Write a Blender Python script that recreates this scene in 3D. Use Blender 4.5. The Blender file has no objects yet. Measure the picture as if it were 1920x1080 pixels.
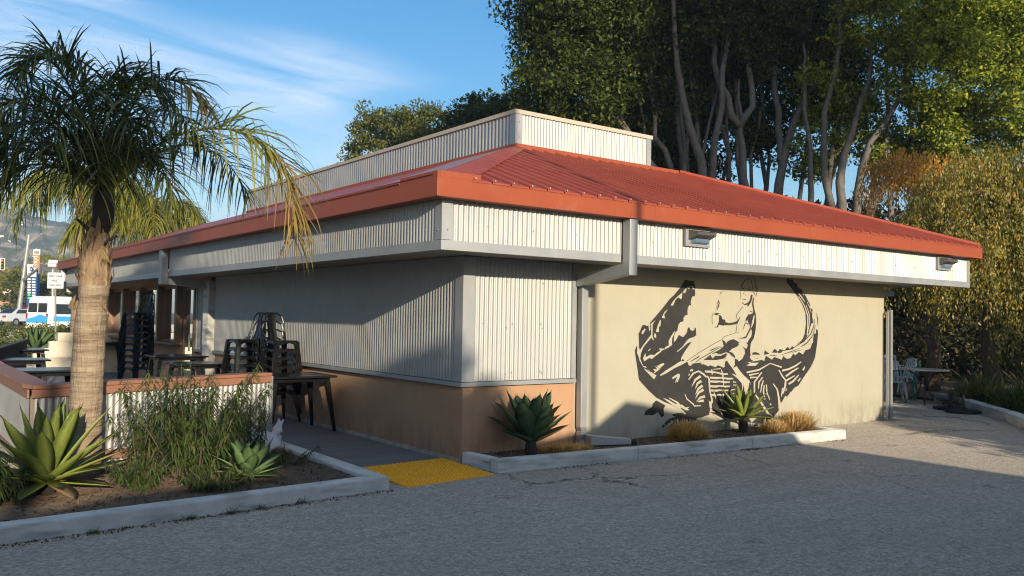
import bpy, math, random
import numpy as np
from mathutils import Vector, Matrix
from mathutils.geometry import delaunay_2d_cdt

scene = bpy.context.scene
COL = scene.collection
rng = np.random.default_rng(7)
random.seed(7)
R = math.radians

# ------------------------------------------------------------------ camera
yaw, pitch, roll, FPX = 0.9297, 0.0347, 0.0177, 1615.0
CAM = Vector((-5.5138, -8.3057, 1.67))
vd = Vector((math.cos(yaw)*math.cos(pitch), math.sin(yaw)*math.cos(pitch), math.sin(pitch)))
vr = Vector((math.sin(yaw), -math.cos(yaw), 0)); vu = vr.cross(vd)
r2 = vr*math.cos(roll)+vu*math.sin(roll); u2 = -vr*math.sin(roll)+vu*math.cos(roll)
cam = bpy.data.cameras.new('camera'); camo = bpy.data.objects.new('camera', cam); COL.objects.link(camo)
cam.sensor_width = 36; cam.lens = FPX/1920*36; cam.clip_end = 6000; cam.clip_start = .05
m = Matrix((r2, u2, -vd)).transposed().to_4x4(); m.translation = CAM
camo.matrix_world = m
scene.camera = camo

# ------------------------------------------------------------------ sky, sun, exposure
SUN_DIR = Vector((.243, .970, -.236)).normalized()       # the way the light travels
world = bpy.data.worlds.new('World'); scene.world = world; world.use_nodes = True
wn, wl = world.node_tree.nodes, world.node_tree.links
bg = wn['Background']
sky = wn.new('ShaderNodeTexSky'); sky.sky_type = 'NISHITA'; sky.sun_disc = False
sky.sun_elevation = R(13.3); sky.sun_rotation = R(194); sky.altitude = 20
sky.air_density = 1.0; sky.dust_density = .7; sky.ozone_density = 2.2
tc = wn.new('ShaderNodeTexCoord')
sep = wn.new('ShaderNodeSeparateXYZ'); wl.new(tc.outputs['Generated'], sep.inputs[0])
def wmath(op, a, b=None):
    n = wn.new('ShaderNodeMath'); n.operation = op
    for i, v in enumerate((a, b)):
        if v is None: continue
        if isinstance(v, (int, float)): n.inputs[i].default_value = v
        else: wl.new(v, n.inputs[i])
    return n.outputs[0]
zc = wmath('MAXIMUM', sep.outputs[2], .03)
px_ = wmath('DIVIDE', sep.outputs[0], wmath('ADD', zc, .12)); py_ = wmath('DIVIDE', sep.outputs[1], wmath('ADD', zc, .12))
cmb = wn.new('ShaderNodeCombineXYZ'); wl.new(px_, cmb.inputs[0]); wl.new(py_, cmb.inputs[1])
mp = wn.new('ShaderNodeMapping'); wl.new(cmb.outputs[0], mp.inputs[0])
mp.inputs['Rotation'].default_value = (0, 0, R(28)); mp.inputs['Scale'].default_value = (.55, 1.5, 1)
mp.inputs['Location'].default_value = (3.1, .4, 0)
n1 = wn.new('ShaderNodeTexNoise'); wl.new(mp.outputs[0], n1.inputs['Vector'])
n1.inputs['Scale'].default_value = 2.3; n1.inputs['Detail'].default_value = 9; n1.inputs['Roughness'].default_value = .66; n1.inputs['Distortion'].default_value = .7
n2 = wn.new('ShaderNodeTexNoise'); wl.new(cmb.outputs[0], n2.inputs['Vector'])
n2.inputs['Scale'].default_value = 1.3; n2.inputs['Detail'].default_value = 2
cr = wn.new('ShaderNodeMapRange'); wl.new(n1.outputs[0], cr.inputs[0]); cr.inputs[1].default_value = .30; cr.inputs[2].default_value = .72
cr2 = wn.new('ShaderNodeMapRange'); wl.new(n2.outputs[0], cr2.inputs[0]); cr2.inputs[1].default_value = .42; cr2.inputs[2].default_value = .62
def wrange(v, a, b_, c=0., d=1.):
    t = wn.new('ShaderNodeMapRange'); t.interpolation_type = 'SMOOTHSTEP'; wl.new(v, t.inputs[0])
    for i, x in enumerate((a, b_, c, d)): t.inputs[1+i].default_value = x
    return t.outputs[0]
wob = wmath('MULTIPLY', wmath('SUBTRACT', n2.outputs[0], .5), .55)
vv = wmath('ADD', py_, wob); uu = wmath('ADD', px_, wob)
band = wmath('MULTIPLY', wrange(vv, 2.02, 2.30), wrange(vv, 2.50, 2.95, 1, .55))
right_ = wmath('MAXIMUM', wrange(uu, 1.12, 1.42, 1, 0), wrange(vv, 2.45, 2.8))
rest = wmath('MULTIPLY', wrange(py_, 1.1, .2), wmath('MULTIPLY', cr2.outputs[0], .9))      # unseen cirrus added overhead and behind, whitening the ambient light
cm = wmath('MULTIPLY', wmath('MULTIPLY', cr.outputs[0], wmath('MAXIMUM', wmath('MULTIPLY', band, right_), rest)), .80)
hs = wn.new('ShaderNodeHueSaturation'); wl.new(sky.outputs[0], hs.inputs['Color'])
hs.inputs['Saturation'].default_value = 1.38; hs.inputs['Value'].default_value = 1.0
mixc = wn.new('ShaderNodeMix'); mixc.data_type = 'RGBA'
wl.new(cm, mixc.inputs[0]); wl.new(hs.outputs[0], mixc.inputs[6]); mixc.inputs[7].default_value = (6.0, 6.3, 6.9, 1)
wl.new(mixc.outputs[2], bg.inputs[0]); bg.inputs[1].default_value = .105

sl = bpy.data.lights.new('sun', 'SUN'); so = bpy.data.objects.new('sun', sl); COL.objects.link(so)
sl.energy = 5.0; sl.angle = R(.53); sl.color = (1, .86, .65)
so.rotation_mode = 'QUATERNION'; so.rotation_quaternion = SUN_DIR.to_track_quat('-Z', 'Y'); so.location = (-10, -40, 20)
vs = scene.view_settings
vs.view_transform = 'Standard'; vs.look = 'None'; vs.exposure = .84; vs.gamma = 1; vs.use_curve_mapping = False
cy = scene.cycles
cy.filter_width = 1.1; cy.use_denoising = True; cy.max_bounces = 6; cy.diffuse_bounces = 3; cy.glossy_bounces = 3; cy.transmission_bounces = 4
cy.transparent_max_bounces = 8; cy.volume_bounces = 0; cy.use_adaptive_sampling = True; cy.adaptive_threshold = .015
cy.caustics_reflective = False; cy.caustics_refractive = False

# ------------------------------------------------------------------ materials
def mat(name, color, rough=.6, metal=0., spec=.5, build=None, ro_diff=0.):
    mt = bpy.data.materials.new(name); mt.use_nodes = True
    nt = mt.node_tree; b = nt.nodes['Principled BSDF']
    b.inputs['Base Color'].default_value = (*color, 1); b.inputs['Roughness'].default_value = rough
    if ro_diff and 'Diffuse Roughness' in b.inputs: b.inputs['Diffuse Roughness'].default_value = ro_diff
    b.inputs['Metallic'].default_value = metal; b.inputs['Specular IOR Level'].default_value = spec
    if build: build(G(nt, b))
    return mt
class G:
    """small helper over a node tree"""
    def __init__(s, nt, b): s.nt, s.b, s.n, s.l = nt, b, nt.nodes, nt.links
    def pos(s, scale=(1, 1, 1), rot=(0, 0, 0), coord='Object'):
        t = s.n.new('ShaderNodeTexCoord'); mp = s.n.new('ShaderNodeMapping'); s.l.new(t.outputs[coord], mp.inputs[0])
        mp.inputs['Scale'].default_value = scale; mp.inputs['Rotation'].default_value = rot
        return mp.outputs[0]
    def noise(s, v, sc, det=4, ro=.5, dist=0):
        t = s.n.new('ShaderNodeTexNoise'); s.l.new(v, t.inputs['Vector'])
        t.inputs['Scale'].default_value = sc; t.inputs['Detail'].default_value = det; t.inputs['Roughness'].default_value = ro; t.inputs['Distortion'].default_value = dist
        return t.outputs[0]
    def vor(s, v, sc, feat='F1', out='Distance', rnd=1):
        t = s.n.new('ShaderNodeTexVoronoi'); t.feature = feat; s.l.new(v, t.inputs['Vector']); t.inputs['Scale'].default_value = sc
        t.inputs['Randomness'].default_value = rnd
        return t.outputs[out]
    def rng(s, v, a, b, c=0., d=1.):
        t = s.n.new('ShaderNodeMapRange'); s.l.new(v, t.inputs[0])
        for i, x in enumerate((a, b, c, d)): t.inputs[1+i].default_value = x
        return t.outputs[0]
    def math(s, op, a, b=0.):
        t = s.n.new('ShaderNodeMath'); t.operation = op
        for i, x in enumerate((a, b)):
            if isinstance(x, (int, float)): t.inputs[i].default_value = x
            else: s.l.new(x, t.inputs[i])
        return t.outputs[0]
    def mix(s, f, a, b, mode='MIX'):
        t = s.n.new('ShaderNodeMix'); t.data_type = 'RGBA'; t.blend_type = mode
        if isinstance(f, (int, float)): t.inputs[0].default_value = f
        else: s.l.new(f, t.inputs[0])
        for i, x in ((6, a), (7, b)):
            if isinstance(x, tuple): t.inputs[i].default_value = (*x, 1) if len(x) == 3 else x
            else: s.l.new(x, t.inputs[i])
        return t.outputs[2]
    def ramp(s, v, stops):
        t = s.n.new('ShaderNodeValToRGB'); s.l.new(v, t.inputs[0]); e = t.color_ramp.elements
        while len(e) < len(stops): e.new(.5)
        for el, (p, c) in zip(e, stops): el.position = p; el.color = (*c, 1)
        return t.outputs[0]
    def island(s):
        return s.n.new('ShaderNodeNewGeometry').outputs['Random Per Island']
    def objrand(s):
        return s.n.new('ShaderNodeObjectInfo').outputs['Random']
    def col(s, c): s.l.new(c, s.b.inputs['Base Color'])
    def rough(s, c): s.l.new(c, s.b.inputs['Roughness'])
    def bump(s, h, strength=.3, dist=.01):
        t = s.n.new('ShaderNodeBump'); s.l.new(h, t.inputs['Height']); t.inputs['Strength'].default_value = strength; t.inputs['Distance'].default_value = dist
        s.l.new(t.outputs[0], s.b.inputs['Normal'])

def b_asphalt(g):
    p = g.pos(); f = g.noise(p, 140, 3, .7); sp = g.vor(p, 58, out='Color')
    big = g.noise(p, .5, 5, .6); mid = g.noise(p, 4, 4, .6)
    sx = g.n.new('ShaderNodeSeparateColor'); g.l.new(sp, sx.inputs[0])
    base = g.ramp(sx.outputs[0], [(0, (.40, .34, .27)), (.5, (.62, .535, .43)), (.85, (.76, .665, .545)), (1, (.85, .76, .64))])
    base = g.mix(g.rng(big, .35, .68), base, (.215, .195, .165), 'MULTIPLY') if False else g.mix(g.rng(big, .38, .66, 0, .45), base, (.43, .365, .29))
    base = g.mix(g.rng(mid, .35, .7, 0, .35), base, (.60, .515, .41))
    tr = g.noise(g.pos((.25, 3.0, 1), (0, 0, .35)), 1.2, 4, .6)
    base = g.mix(g.rng(tr, .56, .7, 0, .35), base, (.34, .29, .235))
    gr = g.noise(p, 26, 3, .75); base = g.mix(g.rng(gr, .36, .52, .5, 0), base, (.27, .235, .19)); base = g.mix(g.rng(gr, .55, .72, 0, .5), base, (.80, .72, .60))
    # cracks
    w = g.noise(p, 1.6, 5, .65)
    v = g.n.new('ShaderNodeVectorMath'); v.operation = 'MULTIPLY_ADD'; g.l.new(p, v.inputs[0]); v.inputs[1].default_value = (1, 1, 1)
    cw = g.n.new('ShaderNodeCombineXYZ'); g.l.new(w, cw.inputs[0]); g.l.new(g.noise(g.pos((1, 1, 1), (0, 0, 1)), 1.4, 5, .65), cw.inputs[1]); g.l.new(cw.outputs[0], v.inputs[2])
    d = g.vor(v.outputs[0], .42, 'DISTANCE_TO_EDGE')
    cmask = g.math('MULTIPLY', g.rng(d, .0, .008, 1, 0), g.rng(g.noise(p, .35, 2), .54, .62))
    base = g.mix(cmask, base, (.10, .092, .08))
    # oil spots
    st = g.vor(g.pos((.8, 1.3, 1)), .9)
    smask = g.math('MULTIPLY', g.rng(st, .06, .12, 1, 0), g.rng(g.noise(p, 18, 3), .42, .6))
    base = g.mix(g.math('MULTIPLY', smask, .6), base, (.10, .095, .09))
    g.col(base); g.bump(g.math('ADD', f, g.math('MULTIPLY', cmask, -1.5)), 1.0, .02)
M = {}
M['asphalt'] = mat('asphalt', (.17, .16, .15), .88, 0, .35, b_asphalt, 1.0)
def b_conc(g):
    p = g.pos(); a = g.noise(p, 3, 6, .65); f = g.noise(p, 60, 3)
    c = g.ramp(a, [(.25, (.42, .41, .38)), (.5, (.57, .56, .52)), (.75, (.66, .645, .60))])
    c = g.mix(g.rng(g.noise(g.pos((1, 1, 6)), 2.2, 4), .50, .68, 0, .7), c, (.22, .21, .19))
    c = g.mix(g.rng(f, .3, .8, 0, .3), c, (.33, .32, .30))
    g.col(c); g.bump(f, .35, .004)
M['concrete'] = mat('kerb concrete', (.36, .35, .33), .85, 0, .3, b_conc, .6)
def stucco(name, c0, c1, sc=90, stain=.25, st=(.2, .17, .13)):
    def f(g):
        p = g.pos(); a = g.noise(p, 1.3, 6, .62); fine = g.noise(p, sc, 4, .6)
        c = g.mix(g.rng(a, .3, .7), c0, c1)
        c = g.mix(g.rng(g.noise(p, 5, 6, .7), .55, .8, 0, stain), c, st)
        zz = g.n.new('ShaderNodeSeparateXYZ'); g.l.new(p, zz.inputs[0])
        sp = g.math('MULTIPLY', g.rng(zz.outputs[2], .45, .0), g.rng(g.noise(g.pos((1, 1, .35)), 7, 5, .7), .40, .68, 0, .75))
        c = g.mix(sp, c, tuple(x*.45 for x in c0))
        stk = g.noise(g.pos((7, 7, .35)), 1.6, 4, .6); c = g.mix(g.rng(stk, .58, .8, 0, .22), c, tuple(x*.6 for x in c0))
        g.col(c); g.bump(g.math('ADD', fine, g.math('MULTIPLY', g.noise(p, 12, 3), .8)), .28, .006)
    return mat(name, c0, .85, 0, .3, f)
M['cream'] = stucco('cream stucco', (.375, .345, .265), (.415, .385, .30), 80, .16, (.32, .28, .21))
M['brown'] = stucco('brown painted stucco', (.40, .235, .138), (.45, .27, .16), 110, .25, (.22, .14, .09))
M['soffit'] = stucco('soffit board', (.40, .36, .29), (.46, .41, .33), 60, .2)
M['whitewall'] = stucco('white stucco', (.66, .58, .45), (.7, .63, .5), 60, .2)
M['pink'] = stucco('pink stucco', (.6, .42, .33), (.66, .47, .37), 30, .2)
def b_galv(c0, c1):
    def f(g):
        p = g.pos(); a = g.noise(p, 2.2, 5, .6); v = g.vor(p, 60, out='Color')
        sx = g.n.new('ShaderNodeSeparateColor'); g.l.new(v, sx.inputs[0])
        c = g.mix(g.rng(a, .3, .72), c0, c1)
        c = g.mix(g.math('MULTIPLY', sx.outputs[0], .25), c, (.36, .36, .36))
        c = g.mix(g.rng(g.noise(g.pos((9, 9, .8)), 2.5, 4), .58, .8, 0, .35), c, (.33, .31, .28))
        g.col(c); g.rough(g.rng(a, .3, .7, .50, .64))
    return f
M['galv'] = mat('galvanised sheet', (.6, .6, .58), .5, .5, .5, b_galv((.35, .352, .345), (.43, .433, .42)))
M['galvtrim'] = mat('galvanised trim', (.55, .55, .53), .45, .5, .5, b_galv((.31, .325, .335), (.40, .41, .41)))
M['screw'] = mat('screw head', (.45, .44, .42), .35, .9)
def b_red(c0, c1, ro):
    def f(g):
        p = g.pos(); a = g.noise(p, 1.6, 5, .6)
        c = g.mix(g.rng(a, .3, .7), c0, c1)
        c = g.mix(g.rng(g.noise(p, 9, 5, .7), .6, .8, 0, .25), c, tuple(x*.6 for x in c0))
        sk = g.noise(g.pos((6, 6, .5)), 1.7, 4, .65); c = g.mix(g.rng(sk, .56, .76, 0, .35), c, tuple(x*.62 for x in c0)); c = g.mix(g.rng(g.noise(p, 3.3, 6, .75), .58, .75, 0, .25), c, (.36, .2, .14))
        g.col(c); g.rough(g.rng(a, .3, .7, ro, ro+.14))
    return f
M['fascia'] = mat('rust red fascia paint', (.56, .125, .045), .42, 0, .45, b_red((.265, .054, .018), (.30, .062, .021), .45))
M['roof'] = mat('rust red roof metal', (.42, .10, .06), .42, .0, .5, b_red((.265, .046, .023), (.32, .060, .030), .44))
M['flash'] = mat('pale roof flashing', (.42, .16, .11), .33, .1, .6, b_red((.30, .12, .085), (.37, .175, .13), .3))  # paler and pinker than the roof metal
def b_wood(g):
    p = g.pos((1, 1, 1)); a = g.noise(g.pos((2, 2, 30)), 3, 5, .6)
    g.col(g.mix(g.rng(a, .3, .7), (.25, .115, .07), (.31, .15, .095))); g.bump(a, .2, .004)
M['cap'] = mat('brown painted timber', (.28, .13, .08), .6, 0, .4, b_wood)
M['post'] = mat('dark brown timber', (.20, .12, .075), .55, 0, .4, b_wood if False else None)
M['glass'] = mat('tinted window glass', (.02, .022, .024), .03, 0, .9)
def b_glass(g):
    gl = g.n.new('ShaderNodeBsdfGlossy'); gl.inputs['Roughness'].default_value = .02; gl.inputs['Color'].default_value = (.85, .88, .9, 1)
    mx = g.n.new('ShaderNodeMixShader'); mx.inputs[0].default_value = .82
    out = g.n['Material Output']; g.l.new(g.b.outputs[0], mx.inputs[1]); g.l.new(gl.outputs[0], mx.inputs[2]); g.l.new(mx.outputs[0], out.inputs[0])
b_glass(G(M['glass'].node_tree, M['glass'].node_tree.nodes['Principled BSDF']))
M['black'] = mat('black gloss metal', (.006, .006, .007), .25, 0, .45)
M['tabletop'] = mat('black table metal', (.010, .010, .011), .25, 0, .5)
M['mural'] = mat('charcoal mural paint', (.050, .048, .047), .6, 0, .35, lambda g: (g.col(g.mix(g.rng(g.noise(g.pos(), 3, 5, .65), .3, .75), (.022, .021, .021), (.042, .040, .038)))))
def b_floor(g):
    p = g.pos(); w = g.n.new('ShaderNodeTexBrick'); g.l.new(p, w.inputs['Vector'])
    w.inputs['Scale'].default_value = 1; w.inputs['Brick Width'].default_value = 1.2; w.inputs['Row Height'].default_value = .14; w.inputs['Mortar Size'].default_value = .004
    w.inputs['Color1'].default_value = (.19, .18, .175, 1); w.inputs['Color2'].default_value = (.24, .228, .22, 1); w.inputs['Mortar'].default_value = (.09, .086, .082, 1)
    n = g.noise(p, 3, 5, .6); g.col(g.mix(g.rng(n, .3, .75, 0, .5), w.outputs[0], (.21, .197, .185))); g.bump(g.noise(p, 40, 3), .2, .004)
M['floor'] = mat('dark patio decking', (.09, .085, .08), .7, 0, .35, b_floor)
def b_soil(g):
    p = g.pos(); a = g.noise(p, 9, 8, .75); v = g.vor(p, 42)
    g.col(g.mix(g.rng(v, .2, .5, 0, .5), g.ramp(a, [(.3, (.06, .042, .031)), (.5, (.15, .108, .08)), (.7, (.30, .225, .17))]), (.17, .12, .08)))
    g.bump(g.math('ADD', a, g.math('MULTIPLY', v, .6)), 1., .03)
M['soil'] = mat('planting soil', (.12, .08, .05), .95, 0, .2, b_soil, .8)
def b_yellow(g):
    n = g.noise(g.pos(), 5, 6, .7)
    g.col(g.mix(g.rng(n, .4, .75, 0, .6), (.95, .44, .012), (.78, .35, .03)))
M['yellow'] = mat('yellow tactile rubber', (.62, .33, .03), .6, 0, .4, b_yellow)
def leafmat(name, stops, trans=.35, rough=.45, tcol=None, per='island', spec=.4):
    def f(g):
        c = g.ramp(g.island() if per == 'island' else g.objrand(), stops)
        g.col(c)
        if trans:
            t = g.n.new('ShaderNodeBsdfTranslucent')
            if tcol: t.inputs['Color'].default_value = (*tcol, 1)
            else: g.l.new(g.mix(1., c, (1.6, 1.7, .7), 'MULTIPLY'), t.inputs['Color'])
            mx = g.n.new('ShaderNodeMixShader'); mx.inputs[0].default_value = trans
            o = g.n['Material Output']; g.l.new(g.b.outputs[0], mx.inputs[1]); g.l.new(t.outputs[0], mx.inputs[2]); g.l.new(mx.outputs[0], o.inputs[0])
    return mat(name, stops[0][1], rough, 0, spec, f)
M['ficus'] = leafmat('ficus leaf', [(0, (.014, .024, .005)), (.55, (.045, .066, .011)), (1, (.115, .14, .022))], .3, .6, spec=.15)
M['ficusbright'] = leafmat('ficus leaf with painted sunlight', [(0, (.05, .075, .010)), (.45, (.17, .21, .022)), (1, (.38, .40, .04))], .3, .55, spec=.2)  # lit copy of the ficus leaf: sunshine painted in as a brighter colour
M['ficusl'] = leafmat('light ficus leaf', [(0, (.06, .075, .015)), (.5, (.10, .115, .022)), (1, (.16, .16, .035))], .3)
M['golden'] = leafmat('golden autumn leaf', [(0, (.12, .135, .03)), (.5, (.23, .22, .045)), (.82, (.36, .26, .05)), (1, (.50, .28, .045))], .35)
M['orange'] = leafmat('orange autumn leaf', [(0, (.30, .17, .035)), (.5, (.52, .26, .035)), (1, (.62, .30, .03))], .35)
M['palmleaf'] = leafmat('palm leaflet', [(0, (.024, .036, .009)), (.6, (.062, .078, .017)), (1, (.15, .15, .032))], .25, .40)
M['palmdry'] = leafmat('dry and sunlit palm leaflet', [(0, (.22, .14, .045)), (.6, (.38, .26, .09)), (1, (.20, .17, .05))], .35, .5)
M['palmlit'] = leafmat('bright palm leaflet', [(0, (.12, .135, .02)), (.6, (.22, .22, .035)), (1, (.32, .28, .055))], .35, .4)  # sunlight on the near frond painted into its colour; far palms share it
M['shrub'] = leafmat('narrow shrub leaf', [(0, (.035, .06, .018)), (.6, (.07, .11, .03)), (1, (.13, .16, .045))], .3)
M['hedge'] = leafmat('hedge leaf', [(0, (.05, .07, .015)), (.6, (.10, .12, .025)), (1, (.18, .18, .05))], .25)
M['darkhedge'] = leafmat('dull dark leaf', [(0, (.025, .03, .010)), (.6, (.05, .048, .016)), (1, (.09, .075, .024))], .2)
M['litter'] = leafmat('fallen leaf', [(0, (.05, .032, .018)), (.7, (.12, .08, .045)), (1, (.24, .16, .08))], .1, .7)
M['straw'] = leafmat('straw blade', [(0, (.30, .19, .08)), (.6, (.55, .37, .16)), (1, (.72, .52, .26))], .2, .6)
M['fgrass'] = leafmat('fountain grass blade', [(0, (.05, .075, .015)), (.6, (.10, .13, .03)), (1, (.19, .19, .06))], .3)
M['plume'] = leafmat('grass plume', [(0, (.42, .26, .18)), (1, (.55, .36, .26))], .3, .8)
def b_agave(c0, c1):
    def f(g):
        n = g.noise(g.pos(), 6, 4, .6)
        c = g.mix(g.rng(n, .3, .75), c0, c1); c = g.mix(g.math('MULTIPLY', g.objrand(), .5), c, tuple(x*1.25 for x in c1))
        sc = g.noise(g.pos((1, 1, 1)), 38, 5, .75); c = g.mix(g.rng(sc, .60, .72, 0, .55), c, (.22, .17, .08))
        lg = g.noise(g.pos((1, 1, .25)), 60, 2); c = g.mix(g.rng(lg, .4, .7, 0, .35), c, tuple(x*.7 for x in c0))
        g.bump(g.math('ADD', lg, sc), .25, .004)
        g.col(c)
        t = g.n.new('ShaderNodeBsdfTranslucent'); g.l.new(g.mix(1., c, (1.3, 1.45, .5), 'MULTIPLY'), t.inputs['Color'])
        mx = g.n.new('ShaderNodeMixShader'); mx.inputs[0].default_value = .22
        o = g.n['Material Output']; g.l.new(g.b.outputs[0], mx.inputs[1]); g.l.new(t.outputs[0], mx.inputs[2]); g.l.new(mx.outputs[0], o.inputs[0])
    return f
M['agave'] = mat('agave leaf', (.15, .2, .06), .42, 0, .45, b_agave((.17, .215, .045), (.25, .29, .06)))
M['agaveblue'] = mat('green agave leaf', (.09, .15, .06), .5, 0, .4, b_agave((.095, .165, .062), (.13, .21, .075)))
M['agavedark'] = mat('dark agave leaf', (.07, .12, .05), .45, 0, .4, b_agave((.055, .10, .042), (.085, .14, .055)))
def b_bark(c0, c1, sc=(1, 1, .3), ns=14):
    def f(g):
        n = g.noise(g.pos(sc), ns, 6, .7); g.col(g.mix(g.rng(n, .3, .72), c0, c1)); g.bump(n, .7, .03)
    return f
M['ficusbark'] = mat('grey ficus bark', (.2, .18, .16), .85, 0, .25, b_bark((.085, .075, .066), (.185, .165, .145), (1, 1, .5), 9))
M['bark'] = mat('brown bark', (.12, .08, .055), .9, 0, .2, b_bark((.07, .05, .035), (.17, .12, .085)))
def b_palmtrunk(g):
    p = g.pos((1, 1, 1)); rings = g.noise(g.pos((2.5, 2.5, 24)), 1.0, 5, .6, .6); fib = g.noise(g.pos((30, 30, 3)), 1.6, 4, .65); blot = g.noise(p, 3.5, 6, .7)
    c = g.ramp(rings, [(.28, (.17, .115, .07)), (.45, (.30, .225, .155)), (.7, (.42, .33, .235))])
    c = g.mix(g.rng(fib, .4, .75, 0, .5), c, (.20, .15, .10))
    c = g.mix(g.rng(blot, .6, .72, 0, .75), c, (.13, .085, .05))
    g.col(c); g.bump(g.math('ADD', g.math('MULTIPLY', rings, 1.2), fib), .9, .03)
M['palmtrunk'] = mat('ringed palm trunk', (.3, .23, .16), .9, 0, .2, b_palmtrunk)
M['palmfibre'] = mat('palm fibre sheath', (.2, .13, .08), .95, 0, .2, b_bark((.16, .10, .06), (.40, .29, .18), (1, 1, .12), 18))
M['darkstub'] = mat('dark dead frond base', (.03, .022, .018), .8)
M['dryleaf'] = mat('withered agave leaf', (.22, .14, .07), .8)
M['bag'] = mat('white plastic sacking', (.62, .63, .64), .5, 0, .4)
M['white'] = mat('white paint', (.72, .72, .70), .45)
M['silverpaint'] = mat('silver car paint', (.62, .63, .64), .3, .2)
M['carred'] = mat('red car paint', (.45, .02, .03), .3, 0, .6)
M['carblue'] = mat('blue vinyl wrap', (.05, .36, .72), .35)
M['teal'] = mat('teal vinyl wrap', (.06, .38, .48), .35)
M['carglass'] = mat('car glass', (.015, .018, .02), .06, 0, .8)
M['tyre'] = mat('tyre rubber', (.02, .02, .02), .8)
M['chrome'] = mat('rim metal', (.5, .5, .5), .3, .8)
M['taillight'] = mat('red tail lamp lens', (.4, .02, .02), .3)
M['navy'] = mat('navy sign panel', (.012, .03, .12), .45)
M['blue'] = mat('blue sign panel', (.02, .11, .30), .45)
M['signwhite'] = mat('white sign face', (.75, .75, .73), .5)
M['ink'] = mat('black sign ink', (.02, .02, .025), .6)
M['green'] = mat('green sign face', (.08, .32, .17), .5)
M['signgreen'] = mat('bright green price panel', (.10, .55, .18), .5)
M['orangeb'] = mat('orange banner', (.75, .20, .04), .6)
M['steel'] = mat('galvanised pole', (.34, .34, .33), .5, .5)
M['blackpole'] = mat('black fence paint', (.012, .012, .012), .5)
M['slat'] = mat('dark grey fence board', (.075, .072, .068), .7, 0, .3, b_bark((.055, .052, .05), (.10, .095, .09), (1, 1, .1), 9))
M['plasticg'] = mat('green plastic', (.05, .16, .12), .45)
M['plasticw'] = mat('white plastic', (.55, .62, .62), .45)
M['iron'] = mat('wrought iron', (.06, .05, .045), .5, .4)
M['tabletan'] = mat('pale table top', (.5, .45, .4), .4)
M['dark'] = mat('dark void', (.012, .012, .012), .8)
M['lens'] = mat('lamp lens', (.10, .16, .22), .12)
M['bronze'] = mat('bronze lamp housing', (.10, .09, .08), .5, .3)
M['red_em'] = mat('lit red signal', (.8, .05, .03), .4)
b = M['red_em'].node_tree.nodes['Principled BSDF']; b.inputs['Emission Color'].default_value = (1, .06, .03, 1); b.inputs['Emission Strength'].default_value = 2.5
def b_earth(g):
    p = g.pos(); n = g.noise(p, .05, 6, .65); g.col(g.ramp(n, [(.3, (.10, .09, .06)), (.5, (.17, .14, .09)), (.7, (.22, .19, .13))]))
M['earth'] = mat('dry earth', (.17, .14, .09), .95, 0, .2, b_earth)
def b_hill(g):
    p = g.pos(); n = g.noise(p, .028, 12, .74); v = g.noise(p, .12, 5, .7)
    c = g.ramp(n, [(.40, (.06, .075, .045)), (.49, (.10, .105, .065)), (.535, (.24, .20, .145)), (.60, (.46, .38, .29))])
    c = g.mix(g.rng(v, .5, .75, 0, .6), c, (.065, .075, .048)); g.col(c)
M['hill'] = mat('chaparral hillside', (.1, .1, .06), .95, 0, .1, b_hill)

# ------------------------------------------------------------------ mesh helpers
def link(name, me, mt, parent=None, loc=None):
    o = bpy.data.objects.new(name, me); COL.objects.link(o)
    if mt is not None: me.materials.append(mt)
    if parent is not None: o.parent = parent
    if loc is not None: o.location = loc
    return o
def props(o, label=None, cat=None, group=None, kind=None):
    if label: o['label'] = label
    if cat: o['category'] = cat
    if group: o['group'] = group
    if kind: o['kind'] = kind
    return o
def thing(name, label, cat, loc=(0, 0, 0), rz=0, group=None):
    o = bpy.data.objects.new(name, None); COL.objects.link(o); o.empty_display_size = .2
    o.location = loc; o.rotation_euler = (0, 0, rz)
    return props(o, label, cat, group)
def dup(root, loc, rz=0, label=None):
    r = root.copy(); COL.objects.link(r); r.location = loc; r.rotation_euler = (0, 0, rz)
    if label: r['label'] = label
    for ch in list(root.children):
        c = ch.copy(); COL.objects.link(c); c.parent = r
        for gch in list(ch.children):
            d = gch.copy(); COL.objects.link(d); d.parent = c
    return r
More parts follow.
